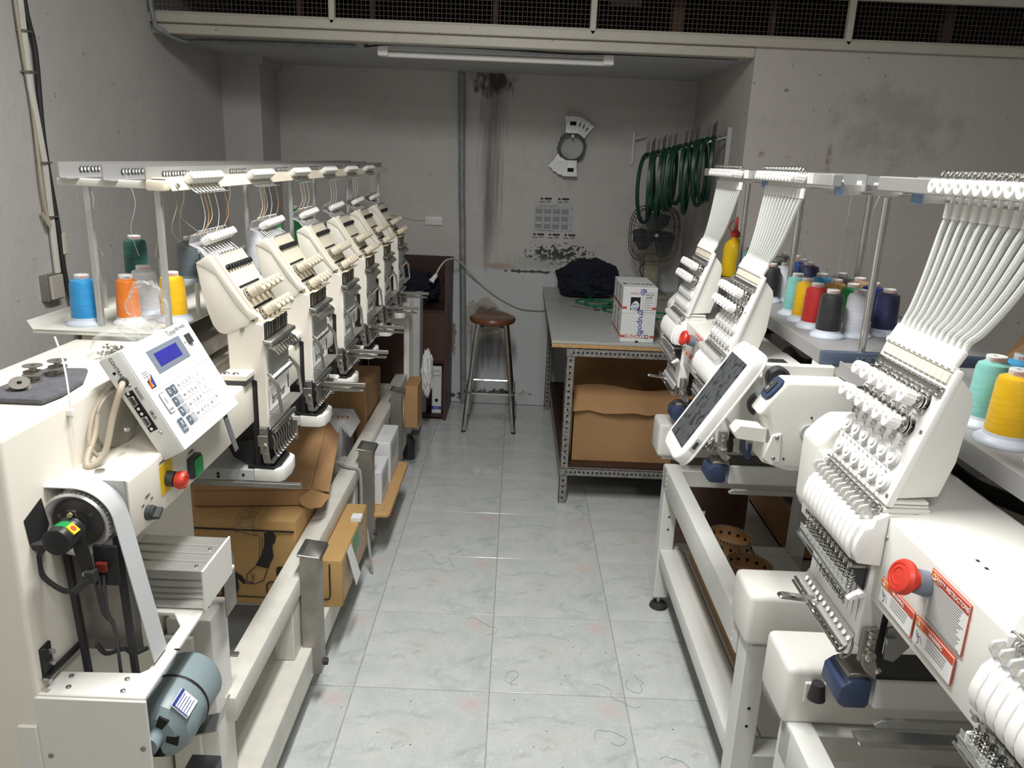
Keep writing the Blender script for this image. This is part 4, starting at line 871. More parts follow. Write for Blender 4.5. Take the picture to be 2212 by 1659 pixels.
# thread tubes up to the roller bank
rb0 = MB().box(.656, .668, .930, 1.222, 1.574, 1.598).build('roller_bank', 'plastic', rh, bevel=.001)
rr = roller((.652, .943, 1.585), (-1, 0, .08), .0112, .034).build('roller', 'plastic', rb0)
bdy = [(0, .0241*k, 0) for k in range(1, 12)]; repeat(rr, bdy)
ch = MB().tube(spring((.650, .943, 1.600), (-1, 0, .1), .009, 3, .018, n=10), .0012, 5).cyl((.655, .943, 1.562), (.655, .943, 1.577), .004, 8).build('spring_guide', 'chrome', rb0); repeat(ch, bdy)
fe = MB().cyl((.652, .943, 1.563), (.651, .943, 1.540), .0064, 12).build('ferrule', 'plastic', rb0, bevel=.001); repeat(fe, bdy)
tb_ = []
for k in range(12):
    yt = .943+.0241*k; yb_ = NR[0]+.0165*k; w_ = (11-k)/11.
    a = V((.651, yt, 1.541)); b = R(-.024, yb_, -.004)
    pts = [a, a+(b-a)*.12, a+(b-a)*.5+V((.003, -.002*w_, -.003)), b+(a-b)*.20+V((.004, 0, 0)), b+V((.005, -.001*w_, .014)), b]
    mb = MB(); mb.tube(pts, .0049, 8, smooth=8)
    tb_.append(mb.build('thread_tube', 'tube', rh))
# corrugation rings on the tubes
import mathutils
for k in range(12):
    pass
dup(rh, (0, -.52, 0)); 
# stand rails
MB().box(.668, .690, .30, 1.50, 1.572, 1.598).build('front_rail', 'lightmetal', RM, bevel=.002)
MB().box(.662, .6665, .20, 1.05, 1.562, 1.60).build('rail_plate', 'clear', RM) if 0 else None
for x, z in ((.740, 1.600), (.822, 1.597)):
    hr = MB().box(x, x+.003, .300, 1.50, z-.036, z).box(x, x+.02, .300, 1.50, z-.037, z-.0345).build('hole_rail', 'lightmetal', RM)
    h0 = MB().prism(rrect(.011, .008, .003), 'x', x-.0006, x+.001)
    h0.v = [p+V((0, .325, z-.018)) for p in h0.v]; h0 = h0.build('rail_slot', 'paper', hr)
    repeat(h0, [(0, .014, 0), (0, .10, 0), (0, .114, 0), (0, .2, 0), (0, .52, 0), (0, .534, 0), (0, .62, 0), (0, .72, 0)])
for y in (.330, .86, 1.40):
    MB().box(.700, 1.05, y-.010, y+.010, 1.556, 1.578).build('cross_bar', 'alu', RM, bevel=.001)
    MB().box(.690, .702, y-.0125, y+.0125, 1.553, 1.582).build('bar_end_cap', 'lightblue', RM, bevel=.003)
    for x in (.805, 1.0): MB().cyl((x, y, 1.205), (x, y, 1.553), .0085, 14).build('stand_pole', 'chrome', RM)
# cone tray
MB().box(.722, 1.15, .335, 1.66, 1.194, 1.200).box(.720, .724, .335, 1.66, 1.170, 1.204).build('cone_tray', 'traygrey', RM, bevel=.001)
MB().box(.712, 1.15, .318, .338, 1.172, 1.206).build('tray_front', 'navy2', RM, bevel=.004, seg=2)
text('FORTEVER', .020, basis((.838, .3175, 1.188), (1, 0, 0), (0, 0, 1)), 'lcdframe', RM, ext=.0008)
MB().prism(rrect(.10, .008, .003), 'y', .3165, .3185).build('tmp', 'navy', RM) if 0 else None
MB().box(.722, .90, .322, .40, 1.085, 1.172).build('tray_support', 'offwhite', RM, bevel=.003)
MB().box(.722, .90, 1.30, 1.40, 1.085, 1.172).build('tray_support', 'offwhite', RM, bevel=.003)
# beam, motor, end housings
MB().prism([(.562, .978), (.560, 1.119), (.640, 1.128), (.74, 1.128), (.76, 1.10), (.76, .96), (.62, .96)], 'y', .19, 1.36).build('beam', 'offwhite', RM, bevel=.003, seg=2)
MB().prism([(.76, 1.09), (.80, 1.075), (1.0, 1.075), (1.0, .95), (.76, .95)], 'y', .22, 1.34).build('rear_cover', 'offwhite', RM, bevel=.005, seg=2)
for y in (.885, .905): MB().box(.612, .616, y, y+.006, 1.1235, 1.1254).build('beam_slot', 'hole', RM)
eh = [(.558, 1.128), (.582, 1.155), (.600, 1.170), (.83, 1.175), (.83, .90), (.64, .945), (.575, .975), (.560, 1.00)]
MB().prism(eh, 'y', 1.32, 1.40).build('end_housing', 'offwhite', RM, bevel=.010, seg=3)
ehn = [(.538, 1.088), (.556, 1.118), (.592, 1.166), (.85, 1.168), (.85, .955), (.65, .967), (.585, .970), (.566, .985), (.575, 1.03), (.558, 1.082)]
nh = MB().prism(ehn, 'y', .185, .25).build('end_housing', 'offwhite', RM, bevel=.008, seg=3)
MB().cyl((.652, .176, 1.055), (.652, .1845, 1.055), .0185, 24).build('blank_cap', 'greypaint', nh)
for x, z in ((.655, 1.088), (.652, 1.028), (.607, .99)): MB().cyl((x, .182, z), (x, .1845, z), .0022, 8).build('screw', 'hole', nh)
m = MB(); m.M = basis((.574, .215, 1.142), (0, -1, 0), (.62, 0, .78)); m.prism(rrect(.052, .056, .014, 5), 'z', -.003, .006).build('switch_bezel', 'navy', nh, bevel=.003, seg=2)
m = MB(); m.M = basis((.574, .215, 1.142), (0, -1, 0), (.62, 0, .78)); m.box(-.012, .012, -.016, .016, .005, .011).build('power_switch', 'darkplastic', nh, bevel=.002)
text('O', .012, basis((.574, .215, 1.142), (0, -1, 0), (.62, 0, .78)) @ Matrix.Translation((0, -.007, .0112)), 'paper', nh)
text('-', .014, basis((.574, .215, 1.142), (0, -1, 0), (.62, 0, .78)) @ Matrix.Translation((0, .008, .0112)), 'paper', nh)
MB().prism([(.590, 1.020), (.500, 1.030), (.492, 1.045), (.505, 1.062), (.580, 1.056), (.592, 1.05)], 'y', .19, .235).prism([(.595, 1.05), (.575, 1.045), (.560, .990), (.580, .975), (.600, .985)], 'y', .180, .19).build('screen_arm', 'offwhite', nh, bevel=.002)
for x, z in ((.585, 1.04), (.583, .992)): MB().lathe([(.005, 0), (.004, .002), (0, .003)], (x, .180, z), (0, -1, 0), 8).build('screw', 'steel', nh)
MB().box(.58, .74, .30, .32, .98, 1.175).build('motor_plate', 'offwhite', RM, bevel=.003)
MB().box(.615, .655, .31, .40, 1.115, 1.165).build('main_motor', 'black', RM, bevel=.003)
kn = MB().lathe([(.024, 0), (.026, .002), (.026, .022), (.022, .025), (.019, .024), (.018, .014), (0, .014)], (.606, .300, 1.148), (0, -1, 0), 28).build('hand_knob', 'darkplastic', RM)
MB().lathe([(.030, 0), (.030, .006), (.026, .008), (.026, .018), (.022, .020), (.020, .012), (0, .012)], (.574, .290, 1.083), (0, -1, 0), 28, 0).lathe([(.011, .012), (.011, .020), (.009, .022), (0, .022)], (.574, .290, 1.083), (0, -1, 0), 20, 1).build('pulley', ['darkplastic', 'steel'], RM)
MB().prism([(.545, 1.0), (.560, 1.01), (.585, .995), (.575, .965), (.550, .972)], 'y', .262, .268).build('cam_lever', 'steel', RM, bevel=.001)
MB().box(.548, .562, .26, .32, .955, .998).build('cap', 'navy', RM, bevel=.004)
# control screen
Q = [V((.5295-.006, 1.80-1.42, 1.183)), V((.403-.004, 1.80-1.42, .981))]
uc = V((Q[0]-Q[1])).normalized(); oc = (Q[0]+Q[1])/2+V((0, -.064, 0)); Bs = basis(oc, (0, 1, 0), uc); Bs2 = Bs
# normal must face the aisle (-x)
if Bs.col[2].x > 0: Bs2 = basis(oc, (0, -1, 0), uc)
m = MB(); m.M = Bs2; m.prism(rrect(.162, .312, .038, 6), 'z', -.028, 0); sc_ = m.build('touch_screen', 'plastic', RM, bevel=.007, seg=3)
m = MB(); m.M = Bs2; m.prism(rrect(.166, .316, .040, 6), 'z', -.030, -.024).build('screen_seam', 'white', sc_, bevel=.002)
def scrmat():
    g = G('speckled_display'); o = g.obj(); st = g.vm('MULTIPLY', o, (1, 1, 1))
    n = g.noise(st, 55, 2, .5, .4); b = g.noise(o, 160, 4, .7)
    c = g.mix(g.ramp(n, .52, .60), (.075, .08, .085), (.022, .026, .030)); c = g.mix(g.ramp(b, .5, .8, 0, .3), c, (.16, .17, .18))
    return g.out(c, .3)
M['speckle'] = scrmat()
m = MB(); m.M = Bs2; m.box(-.062, .062, -.120, .118, 0, .0012).build('display', 'speckle', sc_)
m = MB(); m.M = Bs2; m.lathe([(.0085, 0), (.0085, .0008), (.0075, .0008), (.0075, .0004), (0, .0004)], (.0, -.139, 0), n=20).build('home_button', 'white', sc_)
m = MB(); m.M = Bs2 @ Matrix.Translation((.081, -.095, -.014)) @ Matrix.Rotation(PI/2, 4, 'Y'); m.prism(rrect(.014, .034, .002), 'z', -.0005, .001).build('port_frame', 'greypaint', sc_)
m = MB(); m.M = Bs2 @ Matrix.Translation((-.081, -.095, -.014)) @ Matrix.Rotation(-PI/2, 4, 'Y'); m.prism(rrect(.014, .034, .002), 'z', -.0005, .001).build('port_frame', 'greypaint', sc_)
for sg in (1, -1):
    m = MB(); m.M = Bs2 @ Matrix.Translation((.081*sg, -.095, -.014)) @ Matrix.Rotation(sg*PI/2, 4, 'Y'); m.box(-.004, .004, -.009, .009, .0008, .0018).build('usb_port', 'darkplastic', sc_)
# emergency button and safety labels
d = V((-1, -.1, .32)); o_ = (.560, .915, 1.084)
MB().lathe([(.0165, 0), (.0175, .004), (.0170, .010), (.0165, .022)], o_, d, 24, 1).lathe([(.014, .022), (.0145, .030), (.0175, .032), (.0235, .035), (.0240, .040), (.021, .045), (.017, .046), (.0165, .045), (.011, .046), (.0105, .045), (0, .0455)], o_, d, 28, 0).build('emergency_stop', ['red', 'lcdframe'], RM)
def decal(y0, y1, z0, z1, title, big):
    m = MB().box(.5588, .5600, y1, y0, z0, z1).build('safety_label' if big else 'warning_label', 'redink', RM)
    MB().box(.5582, .5589, y1+.0012, y0-.0012, z0+.0012, z1-.0012).build('label_paper', 'paper', m)
    h = .013 if big else .010
    MB().box(.5576, .5583, y1+.002, y0-.002, z1-h-.001, z1-.0015).build('label_header', 'redink', m)
    MB().box(.5572, .5577, y0-.022, y0-.002, z1-h-.001, z1-.0015).build('header_start', 'orangeink', m)
    yc = (y0+y1)/2-.006
    text(title, .0086 if big else .0080, basis((.5571, yc, z1-h/2-.001), (0, -1, 0), (0, 0, 1)), 'paper', m, sx=.86 if big else .85)
    q = MB()
    for a, b in (((y0-.006, z1-h+.002), (y0-.010, z1-.003)), ((y0-.010, z1-.003), (y0-.014, z1-h+.002)), ((y0-.014, z1-h+.002), (y0-.006, z1-h+.002))):
        q.tube([(.5568, *a), (.5568, *b)], .0005, 4)
    q.build('warning_mark', 'paper', m)
    q = MB(); rn_ = random.Random(5)
    if big:
        for k in range(18): q.box(.5577, .5582, y1+.006+.012*rn_.random(), y0-.007, z1-h-.0045-.0031*k, z1-h-.0037-.0031*k)
    else:
        for k in range(4): q.box(.5577, .5582, y1+.008+.012*rn_.random(), y0-.034, z1-h-.006-.0042*k, z1-h-.0051-.0042*k)
        q.tube([(.5579, y0-.008, z0+.022), (.5579, y0-.012, z0+.014), (.5579, y0-.018, z0+.018), (.5579, y0-.024, z0+.010)], .0006, 4, smooth=4)
        q.tube([(.5579, y0-.012, z0+.020), (.5579, y0-.016, z0+.010), (.5579, y0-.012, z0+.005)], .0006, 4, smooth=4)
    q.build('label_print', 'greyink', m)
decal(.909, .818, 1.042, 1.112, 'SAFETY INSTRUCTIONS', True)
decal(1.024, .927, .994, 1.033, 'WARNING', False)
decal(.922, .826, .994, 1.034, 'WARNING', False)
MB().lathe([(.004, 0), (.003, .002), (0, .0025)], (.561, 1.035, 1.09), (-1, 0, 0), 8).build('screw', 'steel', RM)
# bed arms with navy caps
for k, y in enumerate((1.055, .535)):
    am = MB().box(.60, 1.0, y, y+.065, .776, .832).build('bed_arm', 'grey_white', RM, bevel=.004)
    MB().box(.60, .98, y+.002, y+.063, .832, .838).build('arm_strip', 'black', am)
    MB().prism([(.540, .788), (.551, .780), (.586, .780), (.591, .788), (.591, .830), (.557, .830), (.542, .818)], 'y', y-.004, y+.069).build('arm_cap', 'navy', am, bevel=.004, seg=2)
    MB().prism([(.554, .829), (.592, .831), (.600, .827), (.600, .838), (.563, .838), (.556, .836)], 'y', y+.006, y+.060).build('needle_plate', 'dull', am, bevel=.001)
    MB().prism([(.60, .758), (.605, .752), (.95, .752), (.95, .766), (.612, .766)], 'y', y-.012, y-.003).build('arm_rail', 'lightmetal', am, bevel=.001)
# base blocks, frame, legs
for y0_, y1_ in ((.11, .24), (1.275, 1.41)):
    bb = MB().box(.552, 1.10, y0_, y1_, .562, .690).build('base_block', 'offwhite', RM, bevel=.014, seg=3)
    MB().box(.575, .625, y0_+.02, y1_-.02, .545, .563).build('block_foot', 'offwhite', bb, bevel=.004)
MB().box(.565, .615, .20, 1.20, .478, .568).build('front_rail', 'grey_white', RM, bevel=.004, seg=2)
MB().box(.57, .655, .20, 1.17, .19, .248).build('lower_rail', 'grey_white', RM, bevel=.004, seg=2)
for y in (.13, 1.15):
    lg = MB().box(.565, .618, y, y+.06, .048, .562).build('leg', 'grey_white', RM, bevel=.003)
    MB().cyl((.59, y+.02, .022), (.59, y+.02, .05), .008, 10).build('foot_stem', 'steel', lg)
    MB().lathe([(.030, 0), (.034, .004), (.030, .014), (.012, .020), (0, .020)], (.59, y+.02, 0), n=24).build('foot', 'rubber', lg)
    for z in (.38, .33): MB().cyl((.592, y-.001, z), (.592, y+.001, z), .004, 8).build('hole', 'hole', lg)
    MB().box(.615, 1.10, y, y+.06, .50, .562).build('side_rail', 'grey_white', RM, bevel=.003)
    MB().box(.615, 1.10, y, y+.06, .19, .248).build('side_rail', 'grey_white', RM, bevel=.003)
    MB().box(1.05, 1.10, y, y+.06, .0, .562).build('leg', 'grey_white', RM, bevel=.003)
for y in (.235, 1.135):
    for k in range(4): MB().cyl((.5635, y, .555-.02*k), (.5655, y, .555-.02*k), .0032, 8).build('hole', 'paper', RM)
MB().box(.66, 1.05, .20, 1.2, .235, .245).build('bottom_shelf', 'grey_white', RM)
MB().tube([(.86, 1.14, 1.085), (.80, 1.08, 1.13), (.80, .98, 1.15), (.84, .88, 1.14), (.86, .77, 1.13)], .015, 10, smooth=5).build('cable_sleeve', 'sleeve', RM)
MB().tube([(.70, 1.20, 1.16), (.77, 1.27, 1.115), (.80, 1.23, 1.095), (.83, 1.14, 1.10), (.87, 1.0, 1.11), (1.0, .9, 1.12)], .014, 10, smooth=5).build('cable_sleeve', 'sleeve', RM)
MB().tube([(.74, .62, 1.13), (.80, .64, 1.09), (.90, .66, 1.10), (.96, .60, 1.13)], .02, 12, smooth=5).build('cable_sleeve', 'sleeve', RM)
MB().tube([(.66, .33, 1.14), (.72, .34, 1.155), (.80, .36, 1.15), (.86, .34, 1.14)], .004, 8, smooth=5).build('motor_cable', 'rubber', RM)
for p in ([(.70, .70, 1.585), (.76, .74, 1.50), (.80, .80, 1.42), (.82, .86, 1.33)], [(.74, .60, 1.58), (.80, .60, 1.50), (.86, .62, 1.42), (.88, .66, 1.33)], [(.82, .38, 1.58), (.80, .38, 1.50), (.87, .49, 1.33)], [(.74, .36, 1.58), (.80, .52, 1.33)], [(.82, .9, 1.58), (.85, .9, 1.33)], [(.82, 1.1, 1.58), (.86, 1.1, 1.33)]):
    MB().tube(p, .0006, 4, smooth=4).build('thread', 'th_grey', RM)
OFF = V((0, 0, 0))
MB().cyl((.607, 2.683, .635), (.607, 2.683, .668), .017, 16, 0, .012).build('rubber_bumper', 'rubber', RM)
MB().box(.585, .63, 2.686, 2.694, .622, .665).build('bumper_plate', 'offwhite', RM, bevel=.002)
MB().prism([(.612, .676), (.618, .664), (.90, .662), (.90, .672), (.63, .678)], 'y', 2.52, 2.55).build('sash_arm', 'chrome', RM, bevel=.002)
RM2 = dup(RM, (0, -1.42, 0))
for ch_ in KIDS[RM2.name]:
    if ch_.name.split('.')[0] in ('leg', 'side_rail', 'lower_rail') or (ch_.name.startswith('front_rail') and WL[ch_.name].z < 1): ch_.location.y += .10
RM2['label'] = 'white two-head embroidery machine nearest the camera, cut off by the right edge'
# the near machine shows no screen from here: it hangs outside the frame

# ---------------------------------------------------------------- thread cones
def cone_meshes(r, h, base, br=None):
    br = br or r*1.38
    b = MB().lathe([(0, 0), (br, 0), (br, .003), (br*.97, .006), (br*.74, .013), (r*.98, .018), (.010, .018)], (0, 0, 0), n=28)
    s = MB().lathe([(.012, .0175), (r*.97, .0175), (r*.99, .022), (r*.90, h-.022), (r*.82, h-.014), (.0165, h-.0095), (.012, h-.0095)], (0, 0, 0), n=32)
    c = MB().lathe([(.0150, h-.0105), (.0158, h-.009), (.0160, h-.001), (.0150, h), (.006, h-.0005), (.0055, h-.004), (0, h-.004)], (0, 0, 0), n=24)
    return b, s, c
SHAPES = {}
def cone(x, y, z, color, name, label, r=.031, h=.12, base='conebase', cap='paper', br=None, sc=1., grp=None, word='GUNOLD'):
    key = 'thr_'+name
    if key not in M: M[key] = thread_mat(key, color)
    root = empty('thread_cone', (x, y, z), label, 'thread cone', grp)
    b, s, c = cone_meshes(r, h, base, br)
    for mb, nm, mt in ((b, 'cone_base', base), (s, 'winding', key), (c, 'cone_cap', cap)):
        mb.v = [p*sc+V((x, y, z)) for p in mb.v]; o = mb.build(nm, mt, root)
    if word:
        # printed name around the cap
        ln = len(word); a0 = math.atan2(0-y, 0-x)
        for rep in (0.25,):
            t = MB()
        text(word, .0068*sc, basis((x+math.cos(a0+.12)*.0161*sc, y+math.sin(a0+.12)*.0161*sc, z+(h-.005)*sc), (-math.sin(a0+.12), math.cos(a0+.12), 0), (0, 0, 1)), 'redink' if word == 'GUNOLD' else 'blueink', root, sx=.75)
    return root
ZR = 1.2005
k = 1.129
gR = 'thread cones on the tray of the middle machine'
cone(.797, 1.937, ZR, (.018, .018, .020), 'black', 'black thread cone at the near front corner of the tray, nearest of the tray', grp=gR)
cone(.873, 1.957, ZR, (.72, .74, .80), 'white', 'white thread cone just behind the chrome pole on the near end of the tray', grp=gR)
cone(.961, 1.988, ZR, (.012, .016, .07), 'navy', 'navy thread cone at the right near end of the tray', grp=gR)
cone(.798, 2.045, ZR, (.50, .022, .018), 'red', 'red thread cone between the yellow and the black cone in the front row', grp=gR)
cone(.803, 2.133, ZR, (.86, .50, .005), 'yellow', 'yellow thread cone in the front row, between mint and red', grp=gR)
cone(.809, 2.228, ZR, (.22, .55, .50), 'mint', 'mint thread cone in the front row beside the yellow one', grp=gR)
cone(.899, 2.062, ZR, (.01, .28, .07), 'green', 'bright green thread cone behind the black one', grp=gR)
cone(.882, 2.133, ZR, (.55, .29, .06), 'gold', 'old-gold thread cone with a white cap in the second row behind the red one', cap='plastic', grp=gR)
cone(.886, 2.250, ZR, (.05, .32, .60), 'sky', 'sky blue thread cone behind the yellow one', grp=gR)
cone(.955, 2.283, ZR, (.13, .135, .14), 'dkgrey', 'broad dark grey thread cone in the back row', r=.042, br=.044, grp=gR)
cone(.971, 2.191, ZR, (.62, .38, .18), 'tan', 'tan thread cone with a white cap in the back row behind the green one', cap='plastic', grp=gR)
cone(.970, 2.102, ZR, (.015, .035, .22), 'blue', 'dark blue thread cone half hidden behind the chrome pole', grp=gR)
cone(.948, 2.530, ZR, (.012, .016, .07), 'navy', 'navy thread cone with chamfered shoulders near the middle pole', r=.037, br=.040, grp=gR)
cone(.954, 2.611, ZR, (.015, .07, .38), 'royal', 'royal blue thread cone behind the shouldered navy one', grp=gR)
cone(.860, 2.486, ZR, (.72, .74, .80), 'white', 'white thread cone beside the middle chrome pole', grp=gR)
cone(.970, 2.719, ZR, (.62, .38, .18), 'tan', 'small tan thread cone top seen behind the middle pole', cap='plastic', grp=gR)
cone(.864, 2.581, ZR, (.01, .13, .045), 'dkgreen', 'dark green thread cone between black and white near the middle pole', grp=gR)
cone(.804, 2.453, ZR, (.018, .018, .020), 'black', 'black thread cone beside the tube bundle of the middle head', grp=gR)
cone(.947, 2.782, ZR, (.13, .135, .14), 'dkgrey', 'grey thread cone furthest back behind the middle pole', r=.036, grp=gR)
cone(.800, 2.56, ZR, (.50, .022, .018), 'red', 'red thread cone almost hidden by the tube bundle', grp=gR)
cone(.856, 2.93, ZR, (.22, .55, .50), 'mint', 'mint thread cone beside the yellow squeeze bottle', grp=gR)
gB = 'thread cones on the tray of the nearest machine'
cone(.803, 1.255, ZR, (.22, .55, .50), 'mint', 'mint thread cone at the right edge on the nearest tray', grp=gB)
cone(.787, 1.166, ZR, (.86, .50, .005), 'yellow', 'big yellow thread cone cut by the right edge', r=.033, grp=gB)
cone(.862, 1.275, ZR, (.05, .32, .60), 'sky', 'sliver of a blue thread cone at the right edge behind the yellow one', grp=gB)
cone(.800, 1.06, ZR, (.72, .74, .80), 'white', 'white cone base in the right edge below the yellow cone', base='conewhite', grp=gB)
zl = 1.215; gL = 'thread cones on the tray of the six-head machine'
cone(-.940, 1.668, zl, (.02, .27, .60), 'azure', 'azure thread cone at the near left corner of the tray, behind the first pole', h=.118, sc=.93, grp=gL)
cone(-.855, 1.690, zl, (.75, .19, .01), 'orange', 'orange thread cone with a white maker cap', h=.118, sc=.93, base='conewhite', cap='plastic', r=.027, word='brother', grp=gL)
cone(-.776, 1.740, zl, (.86, .50, .005), 'yellow', 'yellow thread cone beside the second pole of the left machine', h=.118, sc=.95, grp=gL)
cone(-.868, 1.800, zl, (.72, .74, .80), 'white', 'white thread cone behind the orange one', h=.118, sc=.97, grp=gL)
cone(-.975, 1.99, zl, (.005, .085, .065), 'teal', 'tall dark green thread cone at the wall side', r=.031, br=.034, h=.165, sc=.98, grp=gL)
cone(-.965, 2.30, zl, (.11, .14, .155), 'slate', 'wide slate grey thread cone with a pale base', r=.040, br=.042, h=.13, grp=gL)
cone(-.905, 2.25, zl, (.005, .13, .10), 'seagreen', 'small sea green thread cone next to the slate grey one', r=.015, br=.02, h=.098, grp=gL)
cone(-.86, 2.22, zl, (.72, .74, .80), 'white', 'wide white thread cone left of the nearest sewing head', r=.042, br=.046, h=.13, grp=gL)
cone(-.80, 2.42, zl, (.72, .74, .80), 'white', 'white thread cone between the first and the second sewing head', r=.036, br=.04, h=.165, grp=gL)
cone(-.82, 2.62, zl, (.01, .30, .08), 'green', 'green thread cone behind the white one between the first two heads', r=.036, br=.04, h=.165, grp=gL)
cone(-.85, 3.05, zl, (.01, .30, .08), 'green', 'green thread cone seen between the second and the third head', r=.036, br=.04, h=.18, grp=gL)
for x, y in ((-.99, 1.85), (-.745, 1.80), (-.95, 2.10), (-1.0, 2.18), (-.93, 2.30)):
    MB().cyl((x, y, 1.214), (x, y, 1.295), .005, 10).build('cone_pin', 'galv', LM)

# ---------------------------------------------------------------- things on the left machine
fe_ = MB().prism([(-.845, 1.155), (-.735, 1.155), (-.728, 1.20), (-.735, 1.275), (-.765, 1.345), (-.835, 1.335)], 'z', 1.199, 1.209)
tag(fe_.build('felt_pad', 'felt', bevel=.004, seg=2), 'dark grey felt pad lying on the near end of the cream housing', 'felt pad')
def bobbin(x, y, z, label, axis=(0, 0, 1)):
    m = MB().lathe([(.004, 0), (.0155, 0), (.0155, .0012), (.006, .0012), (.006, .0105), (.0155, .0105), (.0155, .0117), (.004, .0117), (.004, 0)], (x, y, z), axis, 28)
    return tag(m.build('bobbin', 'dull'), label, 'bobbin', 'metal bobbins on the felt pad')
bobbin(-.800, 1.205, 1.2105, 'steel bobbin tilted on edge, nearest on the felt pad', (.25, -.45, 1))
bobbin(-.806, 1.250, 1.2095, 'lower steel bobbin of the middle pair on the felt')
bobbin(-.812, 1.262, 1.2215, 'upper steel bobbin of the middle pair on the felt')
bobbin(-.789, 1.292, 1.2095, 'lower steel bobbin of the far pair on the felt')
bobbin(-.792, 1.300, 1.2215, 'upper steel bobbin of the far pair on the felt')
# clear bag with screws
import mathutils.noise as mn
def blobmesh(name, mt, c, rad, amp, fr, sub=5, flat=None, seed=0, parent=None):
    bm = bmesh.new(); bmesh.ops.create_icosphere(bm, subdivisions=sub, radius=1)
    for v in bm.verts:
        d = v.co.normalized(); p = V((d.x*rad[0], d.y*rad[1], d.z*rad[2]))
        n = mn.noise(d*fr+V((seed, 0, 0))); n2 = mn.noise(d*fr*2.7+V((seed, 5, 0)))
        ridge = 1-abs(mn.noise(d*fr*1.6+V((0, seed, 9))))*2
        p *= 1+amp*(n*.6+n2*.3+ridge*.25)
        if flat is not None: p.z = max(p.z, -flat)
        v.co = p
    me = bpy.data.meshes.new(name); bm.to_mesh(me); bm.free()
    for f in me.polygons: f.use_smooth = True
    me.set_sharp_from_angle(angle=math.radians(28)); me.materials.append(M[mt])
    return place(name, me, V(c), parent)
bag = empty('plastic_bag', (-.765, 1.475, 1.199), 'clear plastic bag with a knot of small screws inside, beside the control panel', 'bag')
blobmesh('bag_bottom', 'film', (-.775, 1.475, 1.222), (.048, .045, .028), .22, 1.6, 4, .022, 3, bag)
blobmesh('bag_neck', 'film', (-.742, 1.487, 1.252), (.030, .022, .022), .4, 2, 4, None, 8, bag)
blobmesh('bag_top', 'film', (-.722, 1.50, 1.296), (.036, .022, .046), .35, 1.8, 4, None, 5, bag)
rr_ = random.Random(4); m = MB()
for i in range(60):
    a = V((-.775+rr_.uniform(-.022, .022), 1.465+rr_.uniform(-.018, .018), 1.203+rr_.uniform(0, .012)))
    b = a+V((rr_.uniform(-1, 1), rr_.uniform(-1, 1), rr_.uniform(-.3, .6))).normalized()*.008
    m.cyl(a, b, .0012, 5); m.cyl(b, b+(b-a)*.15, .0028, 6)
tag(m.build('small_screw', 'dull', bag), kind='stuff')

# ---------------------------------------------------------------- boxes under the left machine
def flap(mb, pts, t=.004):
    a, b, c_, d_ = [V(p) for p in pts]; n = (b-a).cross(d_-a).normalized()*t
    mb.add([a, b, c_, d_, a+n, b+n, c_+n, d_+n], [(0,3,2,1),(4,5,6,7),(0,1,5,4),(1,2,6,5),(2,3,7,6),(3,0,4,7)]); return mb
kb_ = empty('cardboard_box', (-.85, 2.40, .20), 'large kraft box printed with an arm outline, under the left machine', 'box')
MB().box(-1.09, -.651, 2.185, 2.61, .199, .494).box(-.651, -.511, 2.185, 2.61, .199, .364).build('box_body', 'kraft', kb_, bevel=.005, seg=2)
MB().box(-.84, -.785, 2.1835, 2.61, .492, .4955).box(-.84, -.785, 2.1820, 2.185, .44, .494).build('tape_strip', 'tape', kb_)
pr = MB(); PX = lambda x: x*.9375; PZ = lambda z: .100+z*.9375
def pl2(pts, r=.0022, close=False):
    pr.tube([(PX(x), 2.1818, PZ(z)) for x, z in pts], r*.94, 4, closed=close)
def pp2(pts): pr.prism([(PX(x), PZ(z)) for x, z in pts], 'y', 2.1815, 2.1828)
pl2([(-1.13, .385), (-.70, .385)], .003); pl2([(-.585, .27), (-.585, .155)], .003); pl2([(-1.13, .135), (-.6, .135)], .002); pl2([(-.6, .135), (-.588, .14), (-.585, .155)], .003)
pp2([(-.80, .375), (-.775, .385), (-.76, .365), (-.765, .345), (-.775, .335), (-.772, .29), (-.785, .265), (-.79, .245), (-.835, .255), (-.815, .29), (-.80, .335)])
pl2([(-.835, .25), (-.865, .22), (-.868, .195), (-.84, .185), (-.81, .20), (-.795, .24)], .0015); pl2([(-.85, .225), (-.845, .20)], .001); pl2([(-.838, .225), (-.85, .19)], .001)
pl2([(-.82, .275), (-.815, .365), (-.90, .38)], .001); pl2([(-.812, .278), (-.806, .36)], .001)
pp2([(-.955, .20), (-.93, .215), (-.90, .21), (-.895, .17), (-.905, .14), (-.955, .138)])
pl2([(-.93, .215), (-.92, .235), (-.90, .225), (-.88, .185), (-.84, .185)], .0015); pp2([(-.91, .225), (-.885, .215), (-.87, .19), (-.88, .185), (-.90, .205)])
def ring(x0, x1, z0, z1, r=.0025): pl2([(x0+.01, z0), (x1-.01, z0), (x1, z0+.01), (x1, z1-.01), (x1-.01, z1), (x0+.01, z1), (x0, z1-.01), (x0, z0+.01)], r, True)
ring(-.80, -.62, .142, .195); pp2([(-.70+a, .232+b) for a, b in rrect(.13, .044, .012)])
pr.build('printed_outline', 'ink', kb_)
text('C:', .047, basis((-.717, 2.1815, .258), (1, 0, 0), (0, 0, 1)), 'ink', kb_)
MB().box(-.5112, -.5095, 2.20, 2.58, .215, .360).build('side_tape', 'tape', kb_)
MB().box(-.5096, -.5085, 2.36, 2.44, .29, .355).build('green_patch', 'green', kb_)
lb_ = MB(); flap(lb_, [(-.507, 2.25, .362), (-.507, 2.31, .362), (-.483, 2.34, .235), (-.483, 2.27, .230)], .001); lb_.build('loose_label', 'paper', kb_)
